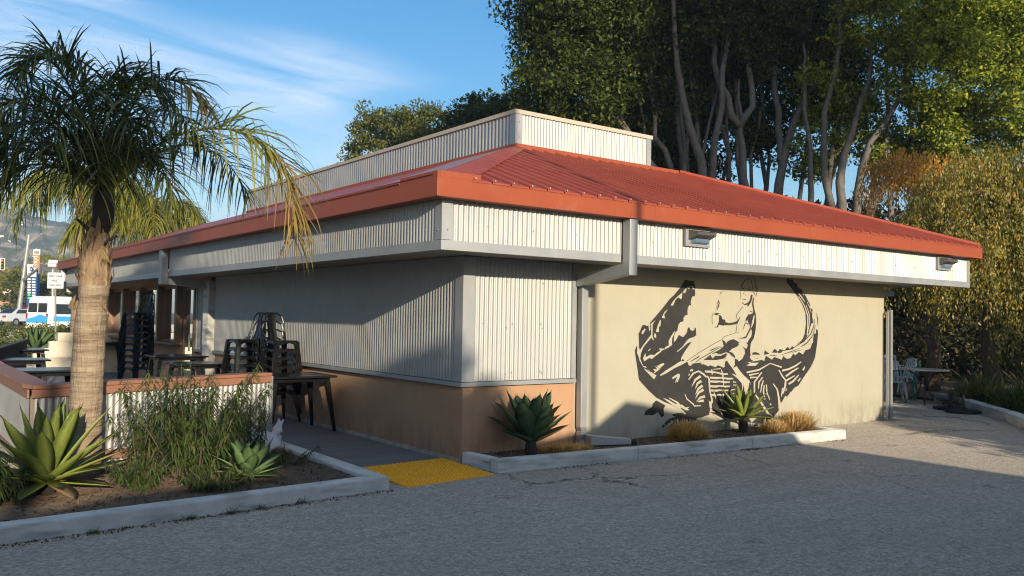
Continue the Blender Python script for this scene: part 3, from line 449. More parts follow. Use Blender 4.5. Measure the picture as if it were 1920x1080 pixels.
MURAL = {"K":[[[3.745,2.256],[3.79,2.249],[3.938,2.243],[3.948,2.2],[3.974,2.154],[3.974,2.131],[3.954,2.143],[3.962,2.113],[3.97,2.067],[3.956,2.026],[3.911,2.023],[3.892,1.997],[3.875,1.943],[3.882,1.887],[3.854,1.903],[3.815,1.862],[3.808,1.808],[3.812,1.758],[3.758,1.748],[3.728,1.714],[3.725,1.664],[3.663,1.654],[3.625,1.614],[3.611,1.576],[3.602,1.527],[3.573,1.52],[3.545,1.477],[3.532,1.418],[3.538,1.372],[3.571,1.392],[3.608,1.431],[3.627,1.464],[3.646,1.471],[3.705,1.445],[3.729,1.445],[3.801,1.505],[3.82,1.571],[3.849,1.585],[3.874,1.542],[3.919,1.532],[3.954,1.542],[3.973,1.582],[3.988,1.572],[3.999,1.472],[3.96,1.448],[3.842,1.418],[3.803,1.392],[3.716,1.312],[3.63,1.26],[3.597,1.247],[3.607,1.234],[3.688,1.273],[3.823,1.358],[3.906,1.378],[3.776,1.253],[3.69,1.154],[3.681,1.102],[3.714,1.131],[3.758,1.12],[3.739,1.101],[3.817,1.093],[3.844,1.045],[3.887,1.029],[3.931,1.065],[4.085,1.077],[4.119,1.047],[4.152,1.054],[4.265,1.018],[4.299,1.036],[4.413,1.004],[4.47,1.033],[4.598,0.993],[4.633,1.007],[4.626,1.084],[4.679,1.09],[4.739,1.043],[4.81,0.988],[4.846,1.018],[4.832,1.127],[4.917,1.11],[4.953,1.078],[5.049,1.123],[5.227,1.16],[5.202,1.145],[5.241,1.107],[5.517,1.128],[5.657,1.189],[5.923,1.148],[6.09,1.159],[6.344,1.221],[6.561,1.245],[6.781,1.323],[6.848,1.375],[6.821,1.375],[6.851,1.496],[6.912,1.508],[6.901,1.569],[6.953,1.569],[6.964,1.496],[6.934,1.315],[6.905,1.164],[6.938,1.349],[6.884,1.11],[6.785,0.979],[6.718,0.915],[6.609,0.826],[6.522,0.75],[6.436,0.668],[6.329,0.639],[6.223,0.553],[6.097,0.494],[5.993,0.422],[5.952,0.411],[5.922,0.361],[5.933,0.298],[5.75,0.168],[5.529,0.119],[5.253,0.147],[5.146,0.175],[4.96,0.186],[4.698,0.251],[4.641,0.25],[4.569,0.345],[4.557,0.321],[4.418,0.349],[4.355,0.368],[4.317,0.403],[4.312,0.321],[4.195,0.303],[4.092,0.284],[4.071,0.294],[3.954,0.239],[3.736,0.226],[3.622,0.207],[3.573,0.141],[3.561,0.082],[3.649,0.076],[3.615,0.207],[3.559,0.18],[3.46,0.152],[3.398,0.156],[3.398,0.19],[3.558,0.262],[3.533,0.281],[3.336,0.19],[3.302,0.211],[3.445,0.303],[3.495,0.315],[3.601,0.327],[3.529,0.341],[3.519,0.371],[3.682,0.38],[3.804,0.352],[3.758,0.398],[3.668,0.454],[3.642,0.498],[3.529,0.491],[3.367,0.541],[3.196,0.612],[3.05,0.71],[2.858,0.866],[2.826,1.025],[2.802,1.122],[2.773,1.261],[2.791,1.292],[2.812,1.327],[2.818,1.317],[2.809,1.267],[2.873,1.146],[2.876,1.228],[2.852,1.317],[2.84,1.491],[2.866,1.52],[2.897,1.577],[2.914,1.603],[2.964,1.607],[3.0,1.591],[3.013,1.597],[3.063,1.611],[3.049,1.627],[3.108,1.675],[3.045,1.631],[3.171,1.732],[3.28,1.824],[3.41,1.945],[3.447,1.978],[3.522,2.026],[3.674,2.157]],[[3.196,0.574],[3.38,0.498],[3.344,0.453],[3.352,0.355],[3.303,0.336],[3.279,0.354],[3.235,0.416],[3.133,0.37],[3.067,0.381],[2.967,0.381],[2.989,0.437],[3.113,0.489],[3.131,0.534]],[[5.295,0.09],[5.363,0.141],[5.432,0.129],[5.412,0.082]],[[6.109,2.36],[6.167,2.38],[6.196,2.352],[6.254,2.372],[6.294,2.32],[6.392,2.288],[6.392,2.253],[6.442,2.225],[6.511,2.209],[6.552,2.163],[6.622,2.105],[6.673,2.041],[6.734,1.982],[6.745,1.916],[6.806,1.899],[6.797,1.785],[6.829,1.677],[6.778,1.664],[6.738,1.592],[6.709,1.508],[6.669,1.466],[6.599,1.388],[6.5,1.341],[6.461,1.358],[6.539,1.412],[6.598,1.495],[6.633,1.675],[6.615,1.83],[6.534,1.96],[6.394,2.099],[6.217,2.235],[6.11,2.313]],[[6.853,1.738],[6.84,1.63],[6.749,1.5],[6.572,1.382],[6.32,1.287],[6.11,1.24],[6.114,1.234],[6.328,1.277],[6.587,1.37],[6.77,1.492],[6.859,1.627],[6.865,1.737]],[[6.885,1.642],[6.812,1.474],[6.65,1.358],[6.455,1.277],[6.224,1.219],[5.996,1.173],[6.001,1.164],[6.231,1.206],[6.468,1.262],[6.669,1.346],[6.829,1.469],[6.895,1.64]],[[6.912,1.841],[6.939,1.738],[6.954,1.629],[6.963,1.63],[6.964,1.74],[6.918,1.842]],[[6.493,1.377],[6.416,1.345],[6.38,1.319],[6.385,1.316],[6.427,1.337],[6.507,1.363]],[[5.256,1.177],[5.282,1.21],[5.353,1.215],[5.425,1.197],[5.462,1.174]],[[5.552,1.173],[5.57,1.241],[5.68,1.189],[5.644,1.172]],[[5.754,1.205],[5.809,1.262],[5.866,1.239],[5.885,1.198]],[[5.894,1.204],[5.941,1.256],[6.026,1.243],[5.998,1.203],[5.923,1.19]],[[6.083,1.249],[6.15,1.289],[6.208,1.248],[6.15,1.234]],[[6.217,1.26],[6.265,1.3],[6.305,1.282],[6.266,1.253]],[[5.756,1.2],[6.037,1.226],[6.307,1.253],[6.303,1.265],[6.034,1.238],[5.753,1.211]],[[5.22,2.086],[5.268,2.08],[5.233,1.981],[5.164,1.908],[5.134,1.912],[5.152,1.934],[5.081,1.925],[5.029,1.946],[5.017,1.976],[5.058,1.94],[5.128,1.956],[5.18,1.98],[5.209,2.026]],[[5.274,2.042],[5.298,2.043],[5.287,1.953],[5.312,1.863],[5.343,1.796],[5.356,1.713],[5.351,1.622],[5.357,1.688],[5.34,1.546],[5.304,1.427],[5.231,1.356],[5.213,1.262],[5.227,1.16],[5.037,1.12],[5.097,1.201],[5.084,1.263],[5.023,1.299],[5.133,1.267],[5.163,1.325],[5.12,1.361],[5.163,1.361],[5.175,1.396],[5.242,1.451],[5.259,1.529],[5.234,1.569],[5.119,1.427],[4.93,1.418],[5.106,1.451],[5.209,1.584],[5.202,1.623],[5.153,1.639],[5.104,1.654],[5.032,1.536],[5.091,1.677],[5.14,1.701],[5.074,1.62],[5.113,1.732],[5.177,1.793],[5.2,1.786],[5.271,1.809],[5.282,1.847],[5.252,1.952]],[[5.227,2.378],[5.29,2.328],[5.33,2.269],[5.35,2.188],[5.365,2.135],[5.372,2.136],[5.361,2.189],[5.344,2.272],[5.298,2.331],[5.23,2.38]],[[5.32,2.238],[5.347,2.172],[5.362,2.113],[5.342,2.06],[5.349,2.059],[5.375,2.113],[5.365,2.174],[5.343,2.242]],[[5.131,2.31],[5.181,2.338],[5.206,2.347],[5.205,2.35],[5.17,2.348],[5.127,2.312]],[[5.093,2.314],[5.023,2.254],[4.99,2.207],[4.975,2.16],[4.978,2.079],[4.985,1.997],[4.99,1.997],[4.984,2.079],[4.984,2.16],[5.003,2.204],[5.038,2.249],[5.107,2.307]],[[5.212,2.317],[5.241,2.251],[5.261,2.169],[5.276,2.117],[5.282,2.118],[5.272,2.171],[5.254,2.253],[5.223,2.32]],[[4.988,2.257],[4.994,2.198],[5.004,2.199],[4.992,2.258]],[[5.014,2.176],[5.049,2.189],[5.067,2.174],[5.043,2.163]],[[5.02,2.205],[5.059,2.206],[5.076,2.185],[5.08,2.187],[5.062,2.21],[5.02,2.208]],[[5.071,2.142],[5.044,2.096],[5.054,2.08],[5.058,2.082],[5.049,2.095],[5.075,2.141]],[[5.137,2.166],[5.178,2.182],[5.207,2.172],[5.178,2.16]],[[5.149,2.186],[5.189,2.194],[5.218,2.182],[5.22,2.185],[5.19,2.2],[5.147,2.191]],[[5.204,2.168],[5.211,2.145],[5.216,2.146],[5.21,2.169]],[[5.085,2.08],[5.109,2.086],[5.109,2.074],[5.091,2.071]],[[5.022,2.009],[5.045,2.021],[5.109,2.015],[5.104,2.006],[5.057,2.01]],[[5.188,1.83],[5.223,1.841],[5.265,1.832],[5.224,1.827]],[[5.276,2.123],[5.304,2.109],[5.324,2.073],[5.331,2.075],[5.314,2.113],[5.282,2.128]],[[5.36,2.149],[5.384,2.135],[5.389,2.138],[5.365,2.152]],[[5.038,1.911],[4.963,1.843],[4.877,1.778],[4.889,1.736],[4.908,1.706],[4.914,1.708],[4.897,1.737],[4.886,1.775],[4.97,1.839],[5.044,1.908]],[[4.979,1.789],[4.962,1.723],[4.912,1.641],[4.753,1.621],[4.64,1.616],[4.625,1.626],[4.59,1.609],[4.531,1.621],[4.485,1.624],[4.474,1.594],[4.434,1.582],[4.365,1.587],[4.439,1.594],[4.473,1.639],[4.495,1.693],[4.489,1.702],[4.494,1.752],[4.461,1.755],[4.516,1.767],[4.55,1.742],[4.561,1.71],[4.628,1.696],[4.634,1.663],[4.707,1.65],[4.82,1.662],[4.9,1.685],[4.957,1.73]],[[4.368,1.776],[4.428,1.795],[4.494,1.781],[4.439,1.762]],[[4.354,1.784],[4.33,1.757],[4.334,1.685],[4.346,1.628],[4.35,1.628],[4.339,1.685],[4.341,1.757],[4.36,1.782]],[[4.341,1.781],[4.416,1.796],[4.526,1.78],[4.527,1.784],[4.417,1.8],[4.34,1.784]],[[4.331,1.683],[4.345,1.63],[4.349,1.631],[4.338,1.684]],[[4.611,2.137],[4.555,2.11],[4.49,2.06],[4.522,2.101]],[[4.469,1.998],[4.5,1.948],[4.487,1.897],[4.449,1.831],[4.459,1.896],[4.481,1.933]],[[4.461,1.976],[4.44,1.896],[4.414,1.845],[4.42,1.816],[4.424,1.816],[4.418,1.845],[4.445,1.896],[4.466,1.976]],[[4.895,1.628],[4.888,1.559],[4.866,1.513],[4.872,1.511],[4.897,1.558],[4.9,1.628]],[[4.958,1.524],[4.838,1.503],[4.625,1.457],[4.56,1.415],[4.337,1.332],[4.036,1.215],[3.651,1.035],[3.656,1.031],[4.041,1.209],[4.343,1.326],[4.566,1.409],[4.629,1.451],[4.841,1.498],[4.96,1.52]],[[4.621,1.315],[4.441,1.272],[4.292,1.214],[4.091,1.141],[3.982,1.086],[3.989,1.08],[4.099,1.133],[4.3,1.204],[4.447,1.264],[4.625,1.31]],[[4.29,1.235],[4.318,1.261],[4.443,1.295],[4.57,1.324],[4.444,1.283]],[[3.87,1.096],[4.061,1.174],[4.072,1.159],[3.908,1.099]],[[4.151,1.11],[4.308,1.186],[4.331,1.149],[4.366,1.129],[4.411,1.17],[4.538,1.169],[4.654,1.205],[4.678,1.19],[4.631,1.145],[4.608,1.126],[4.446,1.109],[4.264,1.112]],[[4.336,1.194],[4.353,1.208],[4.49,1.253],[4.606,1.305],[4.563,1.404],[4.628,1.381],[4.652,1.343],[4.687,1.381],[4.757,1.404],[4.829,1.412],[4.913,1.381],[4.961,1.363],[4.931,1.346],[4.95,1.326],[4.89,1.296],[4.783,1.266],[4.724,1.228],[4.796,1.212],[4.856,1.165],[4.868,1.13],[4.784,1.166],[4.725,1.205],[4.654,1.221],[4.537,1.191],[4.479,1.196],[4.422,1.215],[4.376,1.201]],[[5.062,0.818],[5.018,0.77],[5.032,0.765],[5.066,0.816]]],"W":[[[5.222,1.568],[5.234,1.616],[5.278,1.703],[5.226,1.621],[5.284,1.757],[5.305,1.784],[5.313,1.765],[5.296,1.682],[5.291,1.656]],[[5.116,1.662],[5.14,1.701],[5.097,1.635],[5.131,1.71],[5.185,1.621],[5.19,1.639]],[[3.771,2.15],[3.826,2.122],[3.85,2.143],[3.86,2.167],[3.92,2.119],[3.954,2.133],[3.909,2.169],[3.791,2.158],[3.704,2.078],[3.608,2.022],[3.523,1.961],[3.453,1.887],[3.505,1.881],[3.552,1.961],[3.609,2.003],[3.662,1.974],[3.684,1.991],[3.69,2.064],[3.7,2.075],[3.744,2.063],[3.777,2.107]],[[3.402,1.827],[3.337,1.793],[3.282,1.717],[3.296,1.705],[3.348,1.702],[3.328,1.754]],[[3.246,1.677],[3.264,1.677],[3.256,1.593],[3.224,1.586],[3.23,1.515],[3.198,1.507],[3.167,1.518],[3.201,1.599]],[[3.147,1.496],[3.17,1.483],[3.176,1.431],[3.148,1.435],[3.128,1.457]],[[3.158,1.676],[3.104,1.617],[3.102,1.463],[3.126,1.406],[3.117,1.393],[3.084,1.438],[2.933,1.31],[2.881,1.216],[2.873,1.153],[2.855,1.153],[2.809,1.229],[2.817,1.317],[2.858,1.267],[2.866,1.267],[2.923,1.33],[3.057,1.457],[3.079,1.476],[3.077,1.611],[3.045,1.614],[3.063,1.62]],[[3.054,1.611],[3.06,1.537],[3.037,1.527],[3.022,1.597]],[[2.955,1.559],[2.969,1.546],[2.921,1.482],[2.889,1.482],[2.898,1.52]],[[3.064,1.287],[3.019,1.259],[3.028,1.251],[3.064,1.271]],[[3.544,1.533],[3.474,1.458],[3.423,1.392],[3.425,1.324],[3.364,1.308],[3.345,1.282],[3.238,1.286],[3.253,1.25],[3.179,1.222],[3.152,1.197],[3.061,1.201],[2.98,1.17],[2.97,1.228],[2.926,1.152],[2.95,1.113],[3.044,1.157],[3.098,1.143],[3.162,1.181],[3.253,1.225],[3.29,1.257],[3.42,1.295],[3.495,1.333],[3.49,1.392],[3.496,1.431],[3.536,1.49]],[[2.809,1.267],[2.873,1.146],[2.928,1.05],[2.973,1.046],[3.037,0.984],[3.142,0.942],[3.19,0.967],[3.286,1.015],[3.22,0.993],[3.34,1.062],[3.339,1.084],[3.256,1.07],[3.219,1.045],[3.191,1.058],[3.215,1.019],[3.155,1.046],[3.202,1.0],[3.114,1.005],[3.177,0.984],[3.117,1.006],[3.165,0.967],[3.129,0.951],[3.106,0.943],[3.033,0.995],[2.997,1.021],[2.928,1.038],[2.86,1.127]],[[3.143,0.862],[3.19,0.916],[3.106,0.947],[2.938,1.022],[2.974,0.988]],[[3.671,1.102],[3.633,1.089],[3.519,1.039],[3.369,0.978],[3.263,0.922],[3.266,0.905],[3.385,0.941],[3.546,1.006],[3.52,1.0],[3.653,1.04],[3.74,1.068],[3.817,1.1]],[[3.498,0.878],[3.61,0.927],[3.658,0.925],[3.655,0.878],[3.612,0.81],[3.593,0.811],[3.618,0.862],[3.574,0.807],[3.562,0.812],[3.605,0.888],[3.517,0.856]],[[3.317,0.607],[3.441,0.567],[3.567,0.51],[3.617,0.508],[3.441,0.593],[3.447,0.603],[3.629,0.534],[3.681,0.488],[3.706,0.496],[3.783,0.449],[3.867,0.453],[3.822,0.429],[3.867,0.41],[3.797,0.405],[3.694,0.453],[3.681,0.436],[3.797,0.361],[3.772,0.349],[3.593,0.458],[3.442,0.533]],[[3.761,0.639],[3.798,0.565],[3.941,0.478],[3.962,0.453],[4.109,0.453],[4.108,0.466],[3.966,0.47],[3.96,0.491],[3.815,0.574],[3.773,0.642]],[[4.079,0.899],[3.966,0.845],[3.904,0.741],[3.911,0.739],[4.002,0.823],[4.112,0.868]],[[4.094,0.829],[4.012,0.79],[3.98,0.708],[3.987,0.705],[4.05,0.769],[4.125,0.797]],[[4.12,0.761],[4.027,0.711],[3.984,0.624],[3.991,0.622],[4.064,0.69],[4.155,0.73]],[[4.143,0.704],[4.035,0.658],[3.985,0.567],[3.992,0.565],[4.071,0.636],[4.173,0.671]],[[4.185,0.607],[4.081,0.589],[4.006,0.523],[4.012,0.519],[4.106,0.561],[4.2,0.57]],[[4.164,0.546],[4.089,0.542],[4.034,0.516],[4.036,0.511],[4.099,0.511],[4.17,0.509]],[[3.859,0.955],[3.884,0.986],[3.936,0.984],[3.93,0.958]],[[3.834,0.891],[3.846,0.93],[3.873,0.907]],[[3.85,0.834],[3.944,0.913],[4.047,0.944],[4.143,0.899],[4.21,0.855],[4.234,0.871],[4.167,0.919],[4.049,0.967],[3.918,0.933],[3.833,0.842]],[[4.222,0.876],[4.258,0.838],[4.28,0.665],[4.328,0.533],[4.294,0.471],[4.305,0.369],[4.355,0.37],[4.338,0.467],[4.365,0.533],[4.309,0.667],[4.294,0.841],[4.249,0.887]],[[4.272,0.528],[4.316,0.501],[4.365,0.524],[4.365,0.499],[4.335,0.46],[4.342,0.385],[4.443,0.339],[4.557,0.321],[4.635,0.213],[4.558,0.205],[4.343,0.336],[4.331,0.312],[4.597,0.178],[4.419,0.225],[4.195,0.295],[4.098,0.284],[4.195,0.305],[4.281,0.315],[4.305,0.387]],[[4.184,0.934],[4.307,0.924],[4.434,0.916],[4.578,0.884],[4.697,0.889],[4.695,0.908],[4.583,0.912],[4.441,0.937],[4.311,0.956],[4.187,0.962]],[[4.297,0.841],[4.423,0.83],[4.555,0.834],[4.702,0.814],[4.821,0.819],[4.819,0.837],[4.704,0.842],[4.557,0.856],[4.423,0.863],[4.299,0.869]],[[4.298,0.788],[4.424,0.776],[4.517,0.782],[4.626,0.763],[4.743,0.768],[4.742,0.787],[4.628,0.792],[4.519,0.804],[4.424,0.809],[4.3,0.815]],[[4.299,0.718],[4.425,0.706],[4.523,0.716],[4.634,0.702],[4.751,0.706],[4.749,0.724],[4.634,0.73],[4.522,0.738],[4.424,0.739],[4.301,0.746]],[[4.312,0.656],[4.439,0.644],[4.511,0.656],[4.596,0.644],[4.713,0.648],[4.711,0.666],[4.597,0.672],[4.51,0.678],[4.437,0.677],[4.314,0.684]],[[4.325,0.59],[4.453,0.577],[4.497,0.592],[4.553,0.581],[4.669,0.585],[4.667,0.604],[4.553,0.61],[4.494,0.613],[4.45,0.61],[4.328,0.617]],[[4.325,0.977],[4.325,0.936],[4.335,0.895],[4.355,0.895],[4.355,0.936],[4.342,0.978]],[[4.539,0.963],[4.564,0.888],[4.593,0.722],[4.611,0.722],[4.597,0.89],[4.556,0.966]],[[4.359,0.969],[4.536,0.973],[4.533,0.99],[4.358,0.977]],[[4.807,0.77],[4.885,0.765],[4.887,0.778],[4.808,0.786]],[[4.821,0.723],[4.919,0.72],[4.92,0.733],[4.821,0.74]],[[4.76,0.65],[4.863,0.66],[4.859,0.674],[4.755,0.666]],[[4.709,0.586],[4.845,0.602],[4.84,0.615],[4.704,0.603]],[[4.376,0.636],[4.421,0.545],[4.433,0.547],[4.4,0.64]],[[4.587,0.615],[4.57,0.537],[4.583,0.535],[4.607,0.612]],[[4.626,1.091],[4.654,1.167],[4.689,1.205],[4.725,1.182],[4.844,1.134],[4.852,1.034],[4.81,0.988],[4.894,1.01],[4.967,0.939],[5.077,0.858],[5.083,0.859],[5.205,0.779],[5.226,0.718],[5.192,0.762],[5.154,0.55],[5.141,0.516],[5.008,0.539],[5.026,0.699],[5.012,0.751],[4.911,0.83],[4.793,0.892],[4.78,0.905],[4.898,0.872],[4.792,0.984],[4.727,1.036],[4.679,1.09]],[[4.151,1.099],[4.264,1.108],[4.446,1.105],[4.626,1.129],[4.632,1.084],[4.61,1.008],[4.598,0.993],[4.47,1.033],[4.413,1.004],[4.299,1.036],[4.265,1.018],[4.152,1.054],[4.119,1.047],[4.096,1.092]],[[5.203,1.13],[5.499,1.143],[5.72,1.163],[6.009,1.176],[6.262,1.228],[6.565,1.292],[6.785,1.371],[6.776,1.38],[6.556,1.303],[6.255,1.241],[6.003,1.195],[5.715,1.189],[5.494,1.164],[5.2,1.147]],[[5.125,1.06],[5.241,1.07],[5.497,1.097],[5.547,1.072],[5.586,1.159],[5.739,1.094],[5.8,1.137],[5.986,1.09],[6.027,1.147],[6.112,1.101],[6.217,1.112],[6.28,1.183],[6.345,1.156],[6.431,1.207],[6.54,1.167],[6.605,1.232],[6.737,1.257],[6.803,1.376],[6.759,1.349],[6.561,1.245],[6.259,1.196],[6.006,1.154],[5.698,1.154],[5.576,1.165],[5.378,1.112],[5.202,1.114],[5.28,1.088],[5.126,1.011],[5.34,1.007],[5.418,1.055],[5.242,1.052]],[[5.132,0.897],[5.427,0.931],[5.7,1.03],[5.981,0.96],[5.994,0.983],[5.697,1.045],[5.412,0.955],[5.123,0.924]],[[5.19,0.855],[5.423,0.886],[5.418,0.901],[5.181,0.882]],[[5.207,0.818],[5.382,0.825],[5.381,0.84],[5.204,0.845]],[[6.004,0.904],[6.185,0.925],[6.358,0.976],[6.505,1.043],[6.49,1.056],[6.335,0.999],[6.168,0.954],[5.993,0.932]],[[6.107,0.814],[6.276,0.886],[6.429,0.947],[6.416,0.961],[6.248,0.912],[6.08,0.838]],[[6.127,0.749],[6.333,0.826],[6.32,0.84],[6.103,0.774]],[[6.181,0.69],[6.302,0.732],[6.444,0.838],[6.425,0.848],[6.267,0.756],[6.156,0.715]],[[6.563,0.905],[6.608,0.966],[6.585,0.974],[6.521,0.92]],[[6.433,0.731],[6.489,0.785],[6.468,0.795],[6.395,0.749]],[[5.903,0.928],[5.994,0.822],[6.072,0.76],[6.05,0.665],[5.987,0.567],[6.038,0.554],[6.099,0.656],[6.117,0.765],[6.025,0.834],[5.928,0.936]],[[5.764,0.717],[5.86,0.626],[5.896,0.487],[5.911,0.372],[5.973,0.374],[5.945,0.489],[5.895,0.633],[5.784,0.725]],[[5.478,0.91],[5.295,0.765],[5.299,0.585],[5.447,0.45],[5.541,0.344],[5.628,0.264],[5.743,0.22],[5.755,0.23],[5.666,0.284],[5.591,0.362],[5.483,0.464],[5.333,0.59],[5.332,0.756],[5.501,0.899]],[[5.499,0.835],[5.405,0.761],[5.403,0.659],[5.423,0.657],[5.439,0.753],[5.522,0.823]],[[5.518,0.782],[5.474,0.708],[5.454,0.595],[5.473,0.593],[5.509,0.702],[5.544,0.775]],[[5.538,0.705],[5.515,0.604],[5.565,0.483],[5.584,0.485],[5.551,0.604],[5.566,0.702]],[[5.588,0.714],[5.606,0.574],[5.686,0.476],[5.704,0.481],[5.641,0.578],[5.616,0.714]],[[6.103,0.637],[6.086,0.598],[6.106,0.593],[6.131,0.63]],[[5.997,0.652],[5.972,0.512],[5.992,0.51],[6.026,0.648]],[[6.084,0.524],[6.005,0.437],[6.023,0.43],[6.11,0.514]],[[6.221,0.583],[6.13,0.496],[6.148,0.488],[6.246,0.573]],[[5.686,0.423],[5.726,0.415],[5.737,0.389],[5.696,0.397]],[[5.407,0.324],[5.566,0.316],[5.527,0.293]],[[6.405,2.096],[6.562,1.945],[6.65,1.781],[6.651,1.568],[6.635,1.479],[6.662,1.476],[6.685,1.567],[6.682,1.784],[6.586,1.952],[6.422,2.102]],[[6.606,1.96],[6.684,1.829],[6.707,1.712],[6.68,1.574],[6.696,1.573],[6.727,1.711],[6.707,1.833],[6.621,1.963]],[[6.405,2.143],[6.482,2.084],[6.577,2.006],[6.59,2.011],[6.504,2.095],[6.421,2.151]],[[6.497,2.165],[6.544,2.118],[6.561,2.125],[6.507,2.169]],[[6.638,2.008],[6.705,1.925],[6.75,1.837],[6.762,1.839],[6.724,1.93],[6.649,2.012]],[[5.253,0.147],[5.174,0.237],[5.25,0.368],[5.309,0.341],[5.271,0.269],[5.369,0.245],[5.389,0.226]]]}
HAZE = .0006
# ================================================================== GROUND AND SETTING
def sheet(name, poly, z, mt, kind='structure'):
    b_ = MB(); b_.add([(x, y, z) for x, y in poly], [tuple(range(len(poly)))])
    return props(b_.build(name, mt), kind=kind)
sheet('ground', [(-1500, -1500), (1500, -1500), (1500, 1500), (-1500, 1500)], -.06, M['earth'])
sheet('parking_lot', [(-60, -40), (60, -40), (60, 30), (-60, 30)], -.02, M['asphalt'])
# patio floor, laid just above the lot
sheet('patio_floor', [(-1.20, .25), (0.05, .25), (0.05, 19.2), (-4.1, 19.2), (-4.1, 1.5), (-1.36, 2.2), (-1.20, 2.0)], .0, M['floor'])
sheet('street', [LOC((4, 56, 0), x, y, 0)[:2] for x, y in ((-80, -6), (60, -22), (60, 0), (-80, 30))], -.016, M['asphalt'])
for i, (a, b_) in enumerate(((-40, -38), (-30, -28), (-20, -18), (-10, -8), (0, 2), (10, 12))):
    dx, dy = math.cos(R(30)), math.sin(R(30))
    q = [(4+dx*s_-dy*t-6, 57+dy*s_+dx*t+2, -.012) for s_, t in ((a, 0), (b_, 0), (b_, .15), (a, .15))]
    props(MB().add(q, [(0, 1, 2, 3)]).build('lane_marking', M['white']), kind='structure')

def kerb(name, outline, z0, z1, mt=M['concrete'], bev=.018):
    o = MB().prism(outline, z0, z1).build(name, mt, bevel=bev); return props(o, kind='structure')
# kerb round the left bed, in cast lengths with open joints
def kerb_run(name, P0, P1, w, z0, z1, seg, side=1, gap=.003):
    P0, P1 = Vector((*P0, 0)), Vector((*P1, 0)); L = (P1-P0).length; t = (P1-P0)/L; n = Vector((-t.y, t.x, 0))*side
    k = max(1, round(L/seg))
    for i in range(k):
        a = P0+t*(L*i/k+gap/2); b_ = P0+t*(L*(i+1)/k-gap/2)
        kerb(name, [tuple(v[:2]) for v in ((a, b_, b_+n*w, a+n*w) if side > 0 else (a+n*w, b_+n*w, b_, a))], z0, z1)
kerb_run('kerb', (-9.5, -1.58), (-1.40, -.868), .17, -.03, .115, 8.0)
kerb_run('kerb', (-1.40, -.690), (-1.385, 2.05), .19, -.03, .115, 1.4)
# kerb round the right bed
kerb_run('kerb', (.0, -.715), (6.02, -1.10), .16, -.03, .125, 2.0)
kerb_run('kerb', (.02, -.548), (-.02, -.03), .13, -.03, .125, 1.0, -1)
kerb_run('kerb', (6.015, -.925), (6.05, -.02), .15, -.03, .125, 1.0)
sheet('left_planting_bed', [(-9.5, -1.42), (-1.56, -.72), (-1.56, 2.2), (-4.2, 1.35), (-9.5, 1.35)], .075, M['soil'])
sheet('right_planting_bed', [(.0, -.56), (6.0, -.95), (6.0, 0), (.0, 0)], .082, M['soil'])
# yellow tactile pad, sloping from the patio down to the lot
pad = thing('tactile_pad', 'yellow raised-dot warning pad at the foot of the ramp between the two kerbs', 'tactile paving', (0, 0, 0))
c4 = [Vector((-1.205, -.86, -.012)), Vector((-.06, -.745, -.012)), Vector((-.06, .30, .012)), (Vector((-1.205, .22, .012)))]
MB().hexa([v-Vector((0, 0, .02)) for v in c4], c4).build('mat', M['yellow'], pad)
d_ = MB()
for i in range(22):
    for j in range(20):
        u, v = (i+.5)/22, (j+.5)/20; p = (c4[0]*(1-u)+c4[1]*u)*(1-v)+(c4[3]*(1-u)+c4[2]*u)*v; r_ = .014
        k = [(p.x+r_*math.cos(a), p.y+r_*math.sin(a), p.z) for a in np.linspace(0, 2*math.pi, 7)[:-1]]
        d_.add(k+[(p.x+.6*(x-p.x), p.y+.6*(y-p.y), p.z+.012) for x, y, _ in k], [(a, (a+1) % 6, 6+(a+1) % 6, 6+a) for a in range(6)]+[(6, 7, 8, 9, 10, 11)])
props(d_.build('raised_dots', M['yellow'], pad), kind='stuff')
# the planting strip on the right edge of the lot
far_kerb = [(13.6, 1.5), (12.9, .62), (11.45, -.62), (10.75, -1.25), (9.80, -1.94), (8.9, -2.5), (7.5, -3.2)]
for a, b_ in zip(far_kerb[:-1], far_kerb[1:]):
    t = (Vector(b_)-Vector(a)).normalized(); n = Vector((-t.y, t.x))*.22
    kerb('kerb', [a, b_, tuple(Vector(b_)+n), tuple(Vector(a)+n)], -.03, .16)
sheet('right_soil_strip', far_kerb+[(30, -14), (34, 20), (14, 4)], .03, M['soil'])

# ================================================================== THE CAFE BUILDING
cafe = thing('cafe_building', 'single-storey cafe with corrugated metal band, rust-red roof and crocodile mural', 'building')
LX, LY, ZT = 8.95, 19.0, 2.385
def slab(name, a, b_, mt, parent=cafe, bevel=0): return MB().box(a, b_).build(name, mt, parent, bevel=bevel)
lower = slab('brown_wall', (0, .0, -.08), (.18, 8.85, ZT), M['brown'])
slab('brown_wall', (.18, 0, -.08), (1.70, .18, ZT), M['brown'])
cream = slab('cream_wall', (1.70, 0.012, -.08), (LX, .18, ZT), M['cream'])
slab('back_wall', (LX-.18, .18, -.08), (LX, LY, ZT), M['brown']); slab('back_wall', (.18, LY-.18, -.08), (LX-.18, LY, ZT), M['brown'])
slab('window_wall', (0, 11.0, -.08), (.18, LY-.18, .96), M['brown']); slab('window_head', (.0, 9.18, 2.26), (.18, LY-.18, ZT), M['brown'])
slab('door_jamb', (.0, 10.08, -.08), (.18, 10.16, 2.26), M['post']); slab('recess_wall', (.02, 9.18, -.08), (.18, 10.08, 2.26), M['brown'])
MB().box((-.03, .02, -.07), (-.0, 8.85, .045)).build('wall_base_strip', M['soffit'], cafe)
